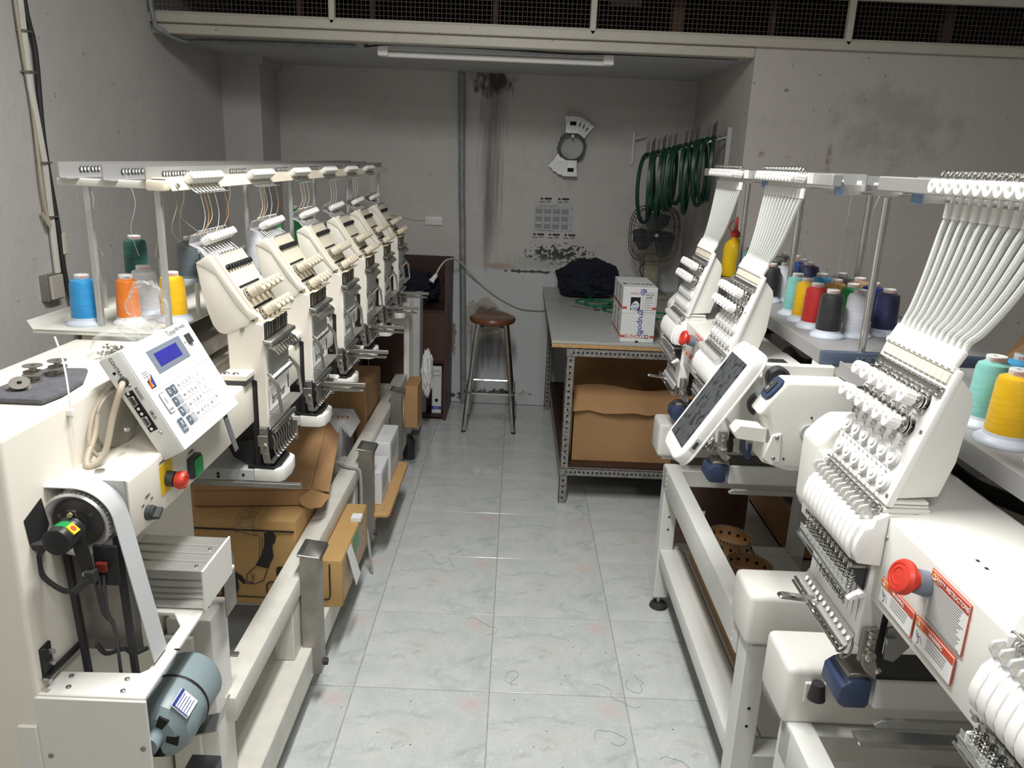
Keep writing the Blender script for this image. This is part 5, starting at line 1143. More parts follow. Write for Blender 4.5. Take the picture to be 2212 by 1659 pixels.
MB().box(-.54, -.505, 2.46, 2.50, .3645, .378).build('pink_tag', 'paper', kb_)
ob = empty('cardboard_box', (-.806, 2.466, .496), 'flat brown mailer box with its lid flap open, lying on the kraft box', 'box')
OM = Matrix.Translation((-.812, 2.466, .497)) @ Matrix.Rotation(math.radians(7), 4, 'Z') @ Matrix.Diagonal((.9375, .9375, .9375, 1))
def om(): m = MB(); m.M = OM; return m
om().box(-.22, .17, -.20, .20, 0, .060).build('box_body', 'cardboard', ob, bevel=.003)
flap(om(), [(-.22, -.205, .062), (.17, -.205, .062), (.185, .20, .17), (-.22, .20, .15)]).build('lid', 'cardboard', ob, bevel=.001)
flap(om(), [(.17, -.20, .062), (.225, -.16, .03), (.227, .18, .115), (.185, .20, .172)]).build('side_flap', 'cardboard', ob, bevel=.001)
om().add([(x-.03, y, z) for x, y, z in [(.20, -.205, .063), (.16, -.215, .035), (.17, -.222, .012), (.20, -.225, 0), (.235, -.21, -.002), (.26, -.165, .02), (.20, -.202, .064), (.16, -.212, .036), (.17, -.219, .013), (.20, -.222, .001), (.235, -.207, -.001), (.26, -.162, .021)]], [(0,1,2,3,4,5),(11,10,9,8,7,6),(0,6,7,1),(1,7,8,2),(2,8,9,3),(3,9,10,4),(4,10,11,5),(5,11,6,0)]).build('tuck_tab', 'cardboard', ob)
gb_ = empty('cardboard_box', (-.80, 3.10, .20), 'open white thread box with red lettering behind the white cross rail', 'box')
MB().box(-.93, -.69, 3.0, 3.24, .199, .52).build('box_body', 'boxwhite', gb_, bevel=.003)
flap(flap(MB(), [(-.69, 3.0, .52), (-.69, 3.24, .52), (-.655, 3.22, .47), (-.655, 3.02, .47)]), [(-.93, 3.0, .522), (-.695, 3.0, .522), (-.69, 2.95, .51), (-.92, 2.94, .50)]).build('flap', 'boxwhite', gb_)
text('GUNOLD', .056, basis((-.80, 3.12, .5205), (-1, 0, 0), (0, -1, 0)), 'redink', gb_)
bx = empty('cardboard_box', (-.78, 3.52, .20), 'large brown carton further back under the left machine, below the third head', 'box')
MB().box(-1.05, -.655, 3.36, 3.73, .199, .587).build('box_body', 'cardboard', bx, bevel=.004)
flap(MB(), [(-1.05, 3.36, .587), (-.655, 3.36, .587), (-.655, 3.29, .605), (-1.05, 3.29, .597)]).build('flap', 'cardin', bx)
MB().box(-.80, -.745, 3.357, 3.36, .47, .587).build('tape_strip', 'tape', bx)
wp = empty('wooden_plank', (-.525, 3.11, .20), 'varnished plank end sticking out into the aisle under two white boxes', 'plank')
MB().prism([(-.66, 2.835), (-.478, 2.835), (-.467, 2.85), (-.467, 3.375), (-.483, 3.40), (-.66, 3.40)], 'z', .199, .217).build('plank_board', 'plank', wp, bevel=.002)
for y in (2.87, 2.90, 3.355): MB().cyl((-.497, y, .2165), (-.497, y, .2175), .003, 8).build('screw', 'dull', wp)
for y0_, y1_, z1, lab in ((2.915, 3.095, .362, 'white label-printed box on the plank, nearer and lower one'), (3.137, 3.375, .405, 'taller white box on the plank behind the other one')):
    b_ = empty('small_box', (-.545, (y0_+y1_)/2, .2175), lab, 'box', 'white boxes on the plank')
    MB().box(-.580, -.511, y0_, y1_, .2175, z1).build('box_body', 'boxwhite', b_, bevel=.003)
    q = MB()
    for kx in range(6): q.box(-.5112, -.5106, y0_+.03, y1_-.04-.01*(kx % 3), z1-.035-.012*kx, z1-.03-.012*kx)
    q.build('label_print', 'greyink', b_)
sbx = empty('small_box', (-.51, 3.77, .28), 'small brown carton hanging on the third rail bracket', 'box')
MB().box(-.529, -.462, 3.68, 3.87, .283, .501).build('box_body', 'cardboard', sbx, bevel=.003)
rg = blobmesh('wiping_rag', 'paper', (-.485, 4.30, .40), (.03, .06, .13), .4, 3, 4, None, 2); tag(rg, 'crumpled white and black printed rag bag hanging beside the far cabinet', 'rag')
bs = MB().lathe([(0, 0), (.030, 0), (.034, .01), (.034, .10), (.02, .13), (.012, .14), (0, .14)], (-.545, 3.98, .0), n=14); tag(bs.build('dark_bottle', 'darkplastic'), 'dark plastic bottle standing on the floor behind the plank', 'bottle')
cord = MB().tube([(-.66, 2.80, .438), (-.62, 2.77, .440), (-.575, 2.765, .435), (-.565, 2.765, .40), (-.562, 2.77, .25), (-.54, 2.76, .16), (-.52, 2.74, .006)], .006, 7, smooth=5); tag(cord.build('grey_cable', 'greycable'), 'grey cable looped over the upper rail by the second bracket', 'cable')

# ---------------------------------------------------------------- back of the room: cabinet, stool
cb = empty('bookcase', (-.58, 4.85, 0), 'dark brown veneer bookcase against the back wall behind the left machine', 'bookcase')
MB().box(-.424, -.404, 4.64, 5.04, 0, .985).build('side_panel', 'midwood', cb, bevel=.001)
MB().box(-.95, -.93, 4.64, 5.04, 0, .985).build('side_panel', 'midwood', cb, bevel=.001)
MB().box(-.93, -.424, 5.02, 5.04, .02, .985).build('back_panel', 'darkwood', cb)
for z in (.02, .37, .685): MB().box(-.93, -.424, 4.64, 5.02, z, z+.018).build('shelf', 'darkwood', cb, bevel=.001)
MB().box(-.93, -.424, 4.642, 4.656, .388, .690).build('door', 'midwood', cb, bevel=.001)
cl_ = blobmesh('folded_cloth', 'navycloth', (-.64, 4.80, .815), (.155, .13, .10), .45, 2.4, 5, .11, 7); tag(cl_, 'heap of navy cloth stuffed in the open top of the bookcase', 'cloth')
bi = empty('lever_arch_file', (-.46, 4.75, .038), 'white lever arch file with a blue footer in the bottom of the bookcase', 'file')
MB().box(-.497, -.437, 4.665, 4.95, .038, .345).build('spine', 'boxwhite', bi, bevel=.002)
MB().cyl((-.467, 4.662, .125), (-.467, 4.666, .125), .011, 16).build('finger_hole', 'hole', bi)
MB().box(-.497, -.437, 4.6635, 4.665, .065, .085).build('footer_band', 'blueink', bi)
text('A-Z', .018, basis((-.467, 4.6632, .075), (1, 0, 0), (0, 0, 1)), 'paper', bi)
text('FITXES', .011, basis((-.467, 4.664, .315), (1, 0, 0), (0, 0, 1)), 'ink', bi); text('TREBALLADORS', .007, basis((-.467, 4.664, .285), (1, 0, 0), (0, 0, 1)), 'ink', bi)
b2 = empty('lever_arch_file', (-.53, 4.75, .038), 'dark file leaning beside the white one in the bookcase', 'file')
MB().box(-.59, -.535, 4.68, 4.95, .038, .34).build('spine', 'greypaint', b2, bevel=.002)
sx_, sy_ = -.127, 4.60
st = empty('bar_stool', (sx_, sy_, 0), 'tall chrome stool with a round varnished wooden seat against the back wall', 'stool')
MB().lathe([(0, .650), (.118, .650), (.134, .660), (.139, .674), (.134, .688), (.118, .693), (.10, .689), (.05, .685), (0, .684)], (sx_, sy_, 0), n=40).build('seat', 'stoolwood', st)
for a in (45, 135, 225, 315):
    ca_, sa = math.cos(math.radians(a)), math.sin(math.radians(a))
    lgp = [V((sx_+ca_*r, sy_+sa*r, z)) for r, z in ((.06, .645), (.108, .642), (.125, .61), (.215, .012))]
    MB().tube(lgp, .0145, 10, smooth=4).build('leg', 'chrome', st)
    MB().cyl((sx_+ca_*.2155, sy_+sa*.2155, 0), (sx_+ca_*.214, sy_+sa*.214, .014), .014, 10).build('foot_cap', 'rubber', st)
MB().tube([(sx_+.200*math.cos(PI/4+t*PI/16)*(1 if t % 8 == 0 else .90 if t % 8 in (1, 7) else .80 if t % 8 in (2, 6) else .745), sy_+.200*math.sin(PI/4+t*PI/16)*(1 if t % 8 == 0 else .90 if t % 8 in (1, 7) else .80 if t % 8 in (2, 6) else .745), .245) for t in range(32)], .0085, 8, closed=True).build('foot_ring', 'chrome', st)

# ---------------------------------------------------------------- work table
tbl = empty('work_table', (.62, 4.25, 0), 'work table with a worn grey laminate top on slotted angle legs', 'table')
MB().box(.178, 1.055, 3.47, 5.04, .800, .812).build('table_top', 'formica', tbl, bevel=.001)
MB().box(.180, 1.055, 3.472, 5.04, .780, .800).build('top_edge', 'board', tbl, bevel=.001)
hl = None
def slot_leg(x, y, sx=1, sy=1):
    l = MB().box(x, x+.036*sx, y, y+.002*sy, 0, .775).box(x, x+.002*sx, y, y+.036*sy, 0, .775).build('leg', 'slotted', tbl)
    m = MB()
    for k in range(25):
        z = .03+.030*k
        if k % 2: m.prism([(x+.018*sx+a, z+b) for a, b in rrect(.008, .014, .0035, 2)], 'y', y-.0008, y+.0002)
        else: m.prism([(x+.018*sx+a, z+b) for a, b in rrect(.013, .008, .0035, 2)], 'y', y-.0008, y+.0002)
        m.prism([(y+.018*sy+a, z+b) for a, b in rrect(.008, .012, .0035, 2)], 'x', x-.0008*sx, x+.0002)
    tag(m.build('leg_slot', 'hole', l), kind='stuff')
slot_leg(.252, 3.475); slot_leg(.225, 4.94, 1, 1); slot_leg(1.04, 3.475, -1, 1)
def slot_bar(x0, x1, y, z, h=.036):
    b = MB().box(x0, x1, y, y+.002, z, z+h).box(x0, x1, y, y+.036, z+h-.002, z+h).build('frame_bar', 'slotted', tbl); m = MB(); x = x0+.03; i = 0
    while x < x1-.02:
        m.prism([(x+a, z+h/2+b_) for a, b_ in rrect(.013 if i % 2 else .007, .007 if i % 2 else .013, .003, 2)], 'y', y-.0008, y+.0002); x += .021; i += 1
    tag(m.build('bar_slot', 'hole', b), kind='stuff')
slot_bar(.252, 1.04, 3.470, .742); slot_bar(.252, 1.04, 3.470, .150)
MB().box(.250, .252, 3.48, 4.96, .742, .778).box(.250, .252, 3.48, 4.96, .15, .186).build('side_bar', 'slotted', tbl)
MB().box(.255, 1.04, 3.49, 4.95, .186, .196).build('shelf', 'darkwood', tbl)
for x, z in ((.27, .76), (.27, .168), (.27, .40), (.27, .36)): MB().cyl((x, 3.466, z), (x, 3.471, z), .006, 10).build('bolt', 'steel', tbl)
lbx = empty('cardboard_box', (.66, 3.9, .197), 'huge torn brown carton with a sagging flap on the shelf under the work table', 'box')
MB().box(.305, 1.02, 3.56, 3.565, .197, .455).box(.305, .31, 3.56, 4.3, .197, .48).box(1.015, 1.02, 3.56, 4.3, .197, .48).box(.305, 1.02, 4.3, 4.305, .197, .70).build('box_body', 'cardboard', lbx)
m = MB(); a = [(x, 3.56-.03+.012*math.sin(i*1.3), .455+.008*math.sin(i*2.1)) for i, x in enumerate([.305+.0715*i for i in range(11)])]; b = [(x+.005, 3.70+.01*math.sin(i), .535+.012*math.sin(i*.9)) for i, x in enumerate([.305+.0715*i for i in range(11)])]
m.add(a+b, [(i, i+1, i+12, i+11) for i in range(10)]); c_ = [(x, y+.12, z+.0-.03) for x, y, z in b]; m.add(b+c_, [(i, i+1, i+12, i+11) for i in range(10)]); m.build('flap', 'cardboard', lbx)
bb2 = empty('cardboard_box', (.66, 4.1, .197), 'dark upright carton behind the torn one under the work table', 'box')
MB().box(.32, 1.0, 4.0, 4.28, .197, .72).build('box_body', 'cardboard', bb2, bevel=.003)
# boxes of thread on the table
tag(MB().box(.515, .53, 3.57, 3.57+.001, .82, .83).build('tmp', 'ink')) if 0 else None
def tbox(z0, z1, y0, y1, lab):
    b_ = empty('thread_box', (.57, (y0+y1)/2, z0), lab, 'box', 'white thread boxes on the table')
    MB().box(.492, .648, y0, y1, z0, z1).build('box_body', 'boxwhite', b_, bevel=.002)
    for a, c__ in ((.493, .513), (.628, .6475)): MB().box(a, c__, y0-.0008, y0, z0+.022, z0+.033).build('red_stripe', 'redink', b_)
    MB().box(.4912, .492, y0, y1, z0+.022, z0+.033).build('red_stripe', 'redink', b_)
    return b_
b1 = tbox(.8125, .945, 3.50, 3.83, 'lower white thread box on the table with red maker lettering')
text('GUNOLD', .0235, basis((.558, 3.4992, .8405), (1, 0, 0), (0, 0, 1)), 'redink', b1)
MB().tube([(.613+.008*math.cos(t*PI/6), 3.4985, .8405+.008*math.sin(t*PI/6)) for t in range(12)], .0016, 4, closed=True).build('round_logo', 'ink', b1)
MB().cyl((.57, 3.4990, .8135), (.57, 3.5, .8135), .008, 12).build('thumb_notch', 'hole', b1)
text('grupofb', .040, basis((.582, 3.4990, .905), (0, 0, -1), (1, 0, 0)), 'blueink', b1)
b2_ = tbox(.9455, 1.068, 3.50, 3.83, 'upper white thread box on the table with a cut-out showing a cone')
MB().box(.528, .572, 3.4990, 3.5, .965, 1.022).build('window', 'hole', b2_)
MB().lathe([(.020, 0), (.021, .002), (.012, .003), (.011, .010), (.0085, .010), (.0085, .002), (0, .002)], (.547, 3.4995, .985), (-.15, -1, .1), 20).build('cone_end', 'conebase', b2_)
m = MB()
for k in range(7): m.box(.592, .632-.006*(k % 3), 3.4988, 3.4994, .965+.011*k, .9665+.011*k)
for a, b__, c__, d__ in ((.584, .640, .955, .956), (.584, .640, 1.043, 1.044), (.584, .585, .955, 1.044), (.639, .640, .955, 1.044)): m.box(a, b__, 3.4988, 3.4994, c__, d__)
m.build('label_print', 'greyink', b2_)
text('POLY 40', .010, basis((.612, 3.4987, 1.036), (1, 0, 0), (0, 0, 1)), 'greyink', b2_); text('61393', .011, basis((.612, 3.4987, 1.022), (1, 0, 0), (0, 0, 1)), 'ink', b2_); text('GUNOLD', .009, basis((.545, 3.4987, 1.040), (1, 0, 0), (0, 0, 1)), 'redink', b2_)
text('fb', .040, basis((.582, 3.4990, 1.047), (0, 0, -1), (1, 0, 0)), 'blueink', b2_)
for bx_, z in ((b1, .90), (b2_, 1.01)):
    text('grupofb', .035, basis((.4908, 3.60, z), (0, 0, -1), (0, -1, 0)), 'ink', bx_); text('grupofb', .03, basis((.4908, 3.72, z), (0, 0, -1), (0, -1, 0)), 'ink', bx_)
text('grupofb', .045, basis((.57, 3.60, 1.0685), (1, -.1, 0), (0, 1, 0)), 'ink', b2_)
# dark cloth heap, plastic bag, green rings
nc = blobmesh('cloth_bundle', 'navycloth', (.445, 4.74, .915), (.185, .16, .115), .35, 2.3, 5, .10, 4); tag(nc, 'big bundle of navy fabric heaped on the back of the work table', 'cloth bundle')
fb = blobmesh('plastic_bag', 'film', (.705, 4.74, .87), (.085, .08, .07), .5, 2.6, 5, .062, 9); tag(fb, 'crumpled clear plastic bag between the fabric bundle and the fan', 'bag')
gi = 0
for x, y, z, r, lab in ((.46, 4.50, .8135, .10, 'bright green hoop lying lowest on the table before the fabric'), (.50, 4.42, .822, .095, 'bright green hoop on top of the others, before the fabric'), (.57, 4.28, .8135, .075, 'bright green hoop lying nearest to the thread boxes'), (.55, 4.55, .831, .11, 'bright green hoop pushed under the plastic bag'), (.80, 4.15, .8135, .09, 'bright green hoop on the table right of the thread boxes')):
    o = MB().lathe([(r, 0), (r+.005, 0), (r+.005, .008), (r, .008), (r, 0)], (x, y, z), n=36).box(x-.012, x+.012, y-r-.045, y-r, z+.002, z+.004).box(x-.012, x+.012, y+r, y+r+.04, z+.002, z+.004)
    tag(o.build('embroidery_hoop', 'brightgreen'), lab, 'embroidery hoop', 'green hoops lying on the work table')
sc2 = empty('scissors', (.40, 4.30, .813), 'long dark shears lying before the fabric bundle', 'scissors')
MB().prism([(.33, 4.36), (.45, 4.28), (.455, 4.285), (.335, 4.37)], 'z', .813, .816).build('blade', 'dull', sc2); MB().tube([(.46+.015*math.cos(t*PI/5), 4.27+.012*math.sin(t*PI/5), .816) for t in range(10)], .003, 6, closed=True).build('handle', 'darkplastic', sc2)
wc = empty('thread_cone', (.985, 4.22, .812), 'white thread cone standing on the table right of the fan', 'thread cone')
MB().lathe([(0, 0), (.044, 0), (.043, .01), (.038, .15), (.02, .16), (0, .16)], (.985, 4.22, .812), n=28).build('winding', 'paper', wc); MB().lathe([(.018, 0), (.018, .008), (.006, .008), (0, .004)], (.985, 4.22, .970), n=20).build('cone_cap', 'conebase', wc)
dv = empty('bobbin_winder', (1.0, 4.08, .812), 'small dark bobbin winder beside the white cone', 'bobbin winder')
MB().box(.965, 1.04, 4.04, 4.12, .812, .90).build('winder_body', 'darkplastic', dv, bevel=.006); MB().cyl((.96, 4.08, .87), (.985, 4.08, .87), .012, 12).build('spindle', 'dull', dv); MB().cyl((1.0, 4.06, .90), (1.0, 4.06, .93), .02, 14).build('wheel', 'rubber', dv)
tag(MB().box(.70, .98, 3.60, 3.86, .812, .84).build('shallow_tray', 'cream2', bevel=.004), 'shallow cream box on the table right of the thread boxes', 'box')

# ---------------------------------------------------------------- fan
fc = V((.822, 4.72, 1.205)); fn = empty('desk_fan', (.84, 4.80, .812), 'dusty desk fan with a squarish wire cage on the back of the work table', 'fan')
def cage(y, s, pw=3.4): return [V((fc.x+s*math.copysign(abs(math.cos(a))**(2/pw), math.cos(a)), y, fc.z+s*1.12*math.copysign(abs(math.sin(a))**(2/pw), math.sin(a)))) for a in [2*PI*i/40 for i in range(40)]]
for y, s in ((4.66, .135), (4.74, .150), (4.80, .13)): MB().tube(cage(y, s), .003, 6, closed=True).build('cage_ring', 'rusty', fn)
m = MB()
for i in range(27):
    x = -.125+.0096*i; h = .15*(1-(abs(x)/.14)**2.6)**(1/2.6)
    m.tube([(fc.x+x, 4.66, fc.z-h*.98), (fc.x+x, 4.645, fc.z), (fc.x+x, 4.66, fc.z+h*.98)], .0013, 4, smooth=3)
for z in (-.10, -.05, 0, .05, .10): m.tube([(fc.x-.13, 4.662, fc.z+z), (fc.x, 4.648, fc.z+z), (fc.x+.13, 4.662, fc.z+z)], .0015, 4, smooth=3)
r0_, r1_, r2_ = cage(4.66, .135), cage(4.74, .150), cage(4.80, .05)
for i in range(40): m.tube([r0_[i], r1_[i], r2_[i]], .0013, 4)
tag(m.build('cage_wire', 'rusty', fn), kind='stuff')
for t in range(3):
    m = MB(); m.M = Matrix.Translation((fc.x, 4.725, fc.z)) @ Matrix.Rotation(t*2*PI/3+.5, 4, 'Y') @ Matrix.Diagonal((1.08, 1, 1.35, 1))
    m.add([(.015, -.006, -.02), (.05, -.016, -.055), (.10, -.018, -.065), (.118, -.008, -.02), (.115, .008, .03), (.08, .014, .045), (.04, .012, .035), (.015, .006, .02)]+[(x, y+.003, z) for x, y, z in [(.015, -.006, -.02), (.05, -.016, -.055), (.10, -.018, -.065), (.118, -.008, -.02), (.115, .008, .03), (.08, .014, .045), (.04, .012, .035), (.015, .006, .02)]], [(0,1,2,3,4,5,6,7),(15,14,13,12,11,10,9,8)]+[(i, i+8, (i+1) % 8+8, (i+1) % 8) for i in range(8)]); m.build('fan_blade', 'fanblade', fn)
MB().lathe([(0, 0), (.02, 0), (.022, .01), (.022, .03), (0, .03)], (fc.x, 4.70, fc.z), (0, 1, 0), 20).build('hub', 'fanblade', fn)
MB().lathe([(0, 0), (.010, 0), (.012, .004), (0, .005)], (fc.x, 4.64, fc.z), (0, 1, 0), 16).build('cage_badge', 'conebase', fn)
MB().lathe([(0, 0), (.05, 0), (.055, .02), (.045, .10), (0, .11)], (fc.x, 4.75, fc.z), (0, 1, 0), 20).build('motor_housing', 'fanbody', fn)
MB().box(fc.x-.035, fc.x+.055, 4.79, 4.86, .84, 1.08).build('stem', 'fanbody', fn, bevel=.008, seg=2)
MB().box(fc.x-.09, fc.x+.11, 4.68, 4.90, .812, .845).build('base', 'fanbody', fn, bevel=.008, seg=2)
MB().tube([(fc.x-.02, 4.80, 1.03), (fc.x-.06, 4.78, 1.0), (fc.x-.05, 4.77, .95), (fc.x-.0, 4.78, .92)], .004, 6, smooth=4).build('fan_cable', 'rubber', fn)

# ---------------------------------------------------------------- wall things
cal = empty('wall_calendar', (.225, 5.048, 1.14), 'year calendar taped up inside clear film on the back wall', 'calendar')
cM = basis((.225, 5.047, 1.255), (1, 0, .012), (-.06, 0, 1))
def cw(name, x0, x1, y0, y1, mt, h=.0006, z=0): m = MB(); m.M = cM; m.box(x0, x1, y0, y1, z, z+h); return m.build(name, mt, cal)
cw('calendar_sheet', -.125, .125, -.085, .090, 'sheet'); m = MB(); m.M = cM
for r in range(3):
    for c_ in range(4):
        x = -.115+.055*c_; y = .052-.047*r
        for q in range(5): m.box(x, x+.045, y-.006*q, y-.0042-.006*q, .0006, .0009)
        m.box(x+.03, x+.044, y+.007, y+.010, .0006, .0009); m.box(x, x+.008, y+.005, y+.010, .0006, .0009)
m.box(-.10, .03, .070, .074, .0006, .0009); m.box(-.10, .01, -.083, -.079, .0006, .0009)
for y in (.05, .0, -.045): m.box(.108, .114, y, y+.01, .0006, .0009)
m.build('calendar_print', 'greyink', cal)
m = MB(); m.M = cM
for x, y in ((-.09, .112), (.02, .112), (-.13, -.112), (-.03, -.112), (.07, -.112)):
    m.box(x+.03, x+.075, y, y+.011, .0002, .0006); m.prism([(x+.004, y), (x+.022, y), (x+.020, y+.008), (x+.013, y+.013), (x+.006, y+.008)], 'z', .0002, .0006)
m.build('tape_logo', 'ink', cal)
m = MB(); m.M = cM
for x, y in ((-.09, .100), (.02, .100), (-.13, -.124), (-.03, -.124), (.07, -.124)):
    for q in range(3): m.box(x, x+.032, y-.003*q, y+.0014-.003*q, .0002, .0006); m.box(x+.042, x+.07, y+.003-.003*q, y+.0044-.003*q, .0002, .0006)
m.build('tape_print', 'greyink', cal)
so = empty('double_socket', (-.537, 5.05, 1.178), 'white double socket with a plugged cable on the back wall', 'socket')
MB().box(-.591, -.484, 5.035, 5.05, 1.178, 1.232).build('socket_plate', 'plastic', so, bevel=.004, seg=2)
for x in (-.563, -.512):
    MB().lathe([(.0175, 0), (.0185, 0), (.0188, .0012), (.0175, .0012), (.0175, 0)], (x, 5.035, 1.205), (0, -1, 0), 24).build('socket_ring', 'greyink', so)
    for dx_ in (-.006, .006): MB().cyl((x+dx_, 5.0335, 1.205), (x+dx_, 5.036, 1.205), .0022, 8).build('pin_hole', 'hole', so)
tag(MB().tube([(-.595, 5.045, 1.21), (-.66, 5.043, 1.205), (-.75, 5.045, 1.225), (-.84, 5.045, 1.235)], .004, 6, smooth=4).build('socket_cable', 'wirewhite'), 'white flex running along the wall from the double socket to the left', 'cable')
pc2 = empty('loose_cable', (-.2, 4.93, .7), 'white flex with a plug looping from the bookcase to the work table', 'cable')
MB().tube([(-.485, 4.66, .905), (-.455, 4.70, .965), (-.414, 4.78, .998), (-.35, 4.93, .96), (-.25, 5.02, .84), (-.12, 5.03, .74), (.02, 5.03, .672), (.12, 5.03, .658), (.20, 5.03, .662), (.24, 5.02, .68)], .0055, 8, smooth=6).build('flex', 'wirewhite', pc2)
MB().cyl((-.478, 4.665, .915), (-.500, 4.645, .885), .012, 12, 0, .015).cyl((-.500, 4.645, .885), (-.506, 4.64, .876), .017, 14).build('plug', 'plastic', pc2)
# hoops with steel arms hung flat on the back wall
for i in range(4):
    h_ = empty('embroidery_hoop', (.315, 5.02-.012*i, 1.69), ['lowest wall hoop of the fan, its steel arms turned furthest', 'second wall hoop of the fan from the wall', 'third wall hoop of the fan from the wall', 'frontmost wall hoop of the fan with upright steel arms'][i], 'embroidery hoop', 'dark green hoops fanned on the back wall')
    an = math.radians((3-i)*11); c0 = V((.313, 5.02-.012*i, 1.690)); m = MB(); m.M = Matrix.Translation(c0) @ Matrix.Rotation(an, 4, 'Y')
    m.lathe([(.072, -.005), (.084, -.005), (.085, 0), (.084, .005), (.072, .005), (.072, -.005)], (0, 0, 0), (0, 1, 0), 36)
    for a in (.6, 2.5, 3.8, 5.6): m.box(math.cos(a)*.086-.005, math.cos(a)*.086+.005, -.005, .005, math.sin(a)*.086-.005, math.sin(a)*.086+.005)
    m.build('ring', 'hoopgreen', h_)
    for sg in (1, -1):
        m = MB(); m.M = Matrix.Translation(c0) @ Matrix.Rotation(an*(1 if sg > 0 else 1), 4, 'Y')
        m.prism([(-.045, sg*.08), (.035, sg*.08), (.035, sg*.115), (.042, sg*.175), (-.052, sg*.175), (-.045, sg*.115)], 'y', -.007, -.005)
        m.build('arm_plate', 'galv', h_)
        m = MB(); m.M = Matrix.Translation(c0) @ Matrix.Rotation(an, 4, 'Y'); m.box(-.020, .018, -.0085, -.007, min(sg*.125, sg*.148), max(sg*.125, sg*.148)).build('arm_slot', 'hole', h_)
tag(MB().box(.305, .318, 4.955, 5.05, 1.745, 1.76).build('wall_hook', 'steel'), 'steel hook carrying the fanned hoops on the back wall', 'hook')
for x0, y0_, lab in ((.69, 5.035, 'bare slotted wall bracket with a short arm beside the hanging hoops'),):
    w_ = empty('shelf_bracket', (x0, y0_, 1.60), lab, 'bracket'); MB().box(.688, .700, 5.03, 5.05, 1.60, 1.79).build('upright', 'galv', w_); MB().prism([(.70, 1.765), (.76, 1.785), (.76, 1.765), (.70, 1.745)], 'y', 5.0, 5.01).build('arm', 'greypaint', w_)
w2 = empty('shelf_bracket', (1.05, 4.15, 1.55), 'slotted wall bracket on the recess side wall that carries the hoop rod', 'bracket')
MB().box(1.040, 1.06, 4.13, 4.16, 1.52, 1.80).build('upright', 'galv', w2); MB().prism([(4.16, 1.79), (4.20, 1.775), (4.20, 1.75), (4.16, 1.70)], 'x', 1.045, 1.05).build('arm', 'galv', w2)
A_, B_ = V((1.05, 4.16, 1.755)), V((.66, 4.32, 1.635))
rod = empty('hoop_rod', tuple((A_+B_)/2), 'sloping chrome rod sticking out of the side wall, hung full of green hoops', 'rod'); MB().cyl(A_, B_, .008, 10).build('rod_tube', 'chrome', rod)
MB().tube(spring(A_+(B_-A_)*.03, B_-A_, .013, 8, .07, n=8), .0025, 5).build('rod_spring', 'chrome', rod)
nh_ = 13; rnh = random.Random(11); names_h = ['first', 'second', 'third', 'fourth', 'fifth', 'sixth', 'seventh', 'eighth', 'ninth', 'tenth', 'eleventh', 'twelfth', 'thirteenth']
for i in range(nh_):
    t = .16+.80*i/(nh_-1); c0 = A_+(B_-A_)*t; hh = .30+rnh.uniform(-.03, .05); ww = .20+rnh.uniform(-.02, .02)
    r_ = empty('embroidery_hoop', tuple(c0), names_h[nh_-1-i]+' dark green oval hoop on the sloping rod, counted from its free left end', 'embroidery hoop', 'green hoops hanging on the rod')
    yaw = math.radians(68+rnh.uniform(-9, 9)); m = MB(); m.M = Matrix.Translation(c0+V((0, 0, .012))) @ Matrix.Rotation(yaw, 4, 'Z') @ Matrix.Rotation(rnh.uniform(-.05, .05), 4, 'X')
    P = [V((ww/2*math.sin(a), 0, -hh/2-.0+hh/2*math.cos(a))) for a in [2*PI*k_/28 for k_ in range(28)]]
    vs = []; 
    for p in P:
        n_ = V((p.x, 0, (p.z+hh/2)*.8)).normalized()
        vs += [p+V((0, -.009, 0)), p+V((0, .009, 0)), p+n_*.014+V((0, .009, 0)), p+n_*.014+V((0, -.009, 0))]
    m.add(vs, [(4*k_+j, 4*((k_+1) % 28)+j, 4*((k_+1) % 28)+(j+1) % 4, 4*k_+(j+1) % 4) for k_ in range(28) for j in range(4)]); m.build('ring', 'hoopgreen', r_, bevel=.0015)
    M_ = Matrix.Translation(c0+V((0, 0, .012))) @ Matrix.Rotation(yaw-1.25, 4, 'Z')
    m = MB(); m.M = M_; m.prism([(-.010, .006), (.010, .006), (.010, .088), (-.010, .060)], 'y', -.001, .001).build('arm_plate', 'darksteel', r_)
    m = MB(); m.M = M_; m.box(-.012, .012, -.009, .009, -.002, .008).build('hoop_clip', 'hoopgreen', r_)

# ---------------------------------------------------------------- right side: bottle, boxes, round frames
bt = empty('squeeze_bottle', (.835, 3.02, 1.2), 'yellow plastic squeeze bottle with a red spout on the far end of the tray', 'bottle')
MB().lathe([(0, 0), (.036, 0), (.039, .006), (.039, .105), (.034, .125), (.014, .142), (.014, .150), (0, .150)], (.835, 3.02, 1.2), n=28).build('bottle_body', 'bottle', bt)
MB().lathe([(.017, 0), (.017, .016), (.007, .028), (.005, .055), (.004, .075), (0, .076)], (.835, 3.02, 1.350), n=18).build('spout', 'red', bt)
MB().tube([(.820, 3.02, 1.365), (.808, 3.02, 1.385), (.818, 3.02, 1.405), (.828, 3.02, 1.41)], .0018, 6, smooth=4).build('cap_strap', 'red', bt)
MB().box(.722, 1.15, 2.98, 3.12, 1.194, 1.2).build('tray_end', 'traygrey', RM)
rb_ = empty('cardboard_box', (.80, 2.35, .25), 'narrow brown carton on the bottom shelf of the middle machine', 'box')
MB().prism([(.672, 1.86), (.672, 2.50), (.70, 2.52), (.86, 2.52), (.86, 1.95), (.80, 1.94)], 'z', .2485, .34).box(.668, .674, 1.90, 2.52, .2485, .43).build('box_body', 'cardboard', rb_, bevel=.002)
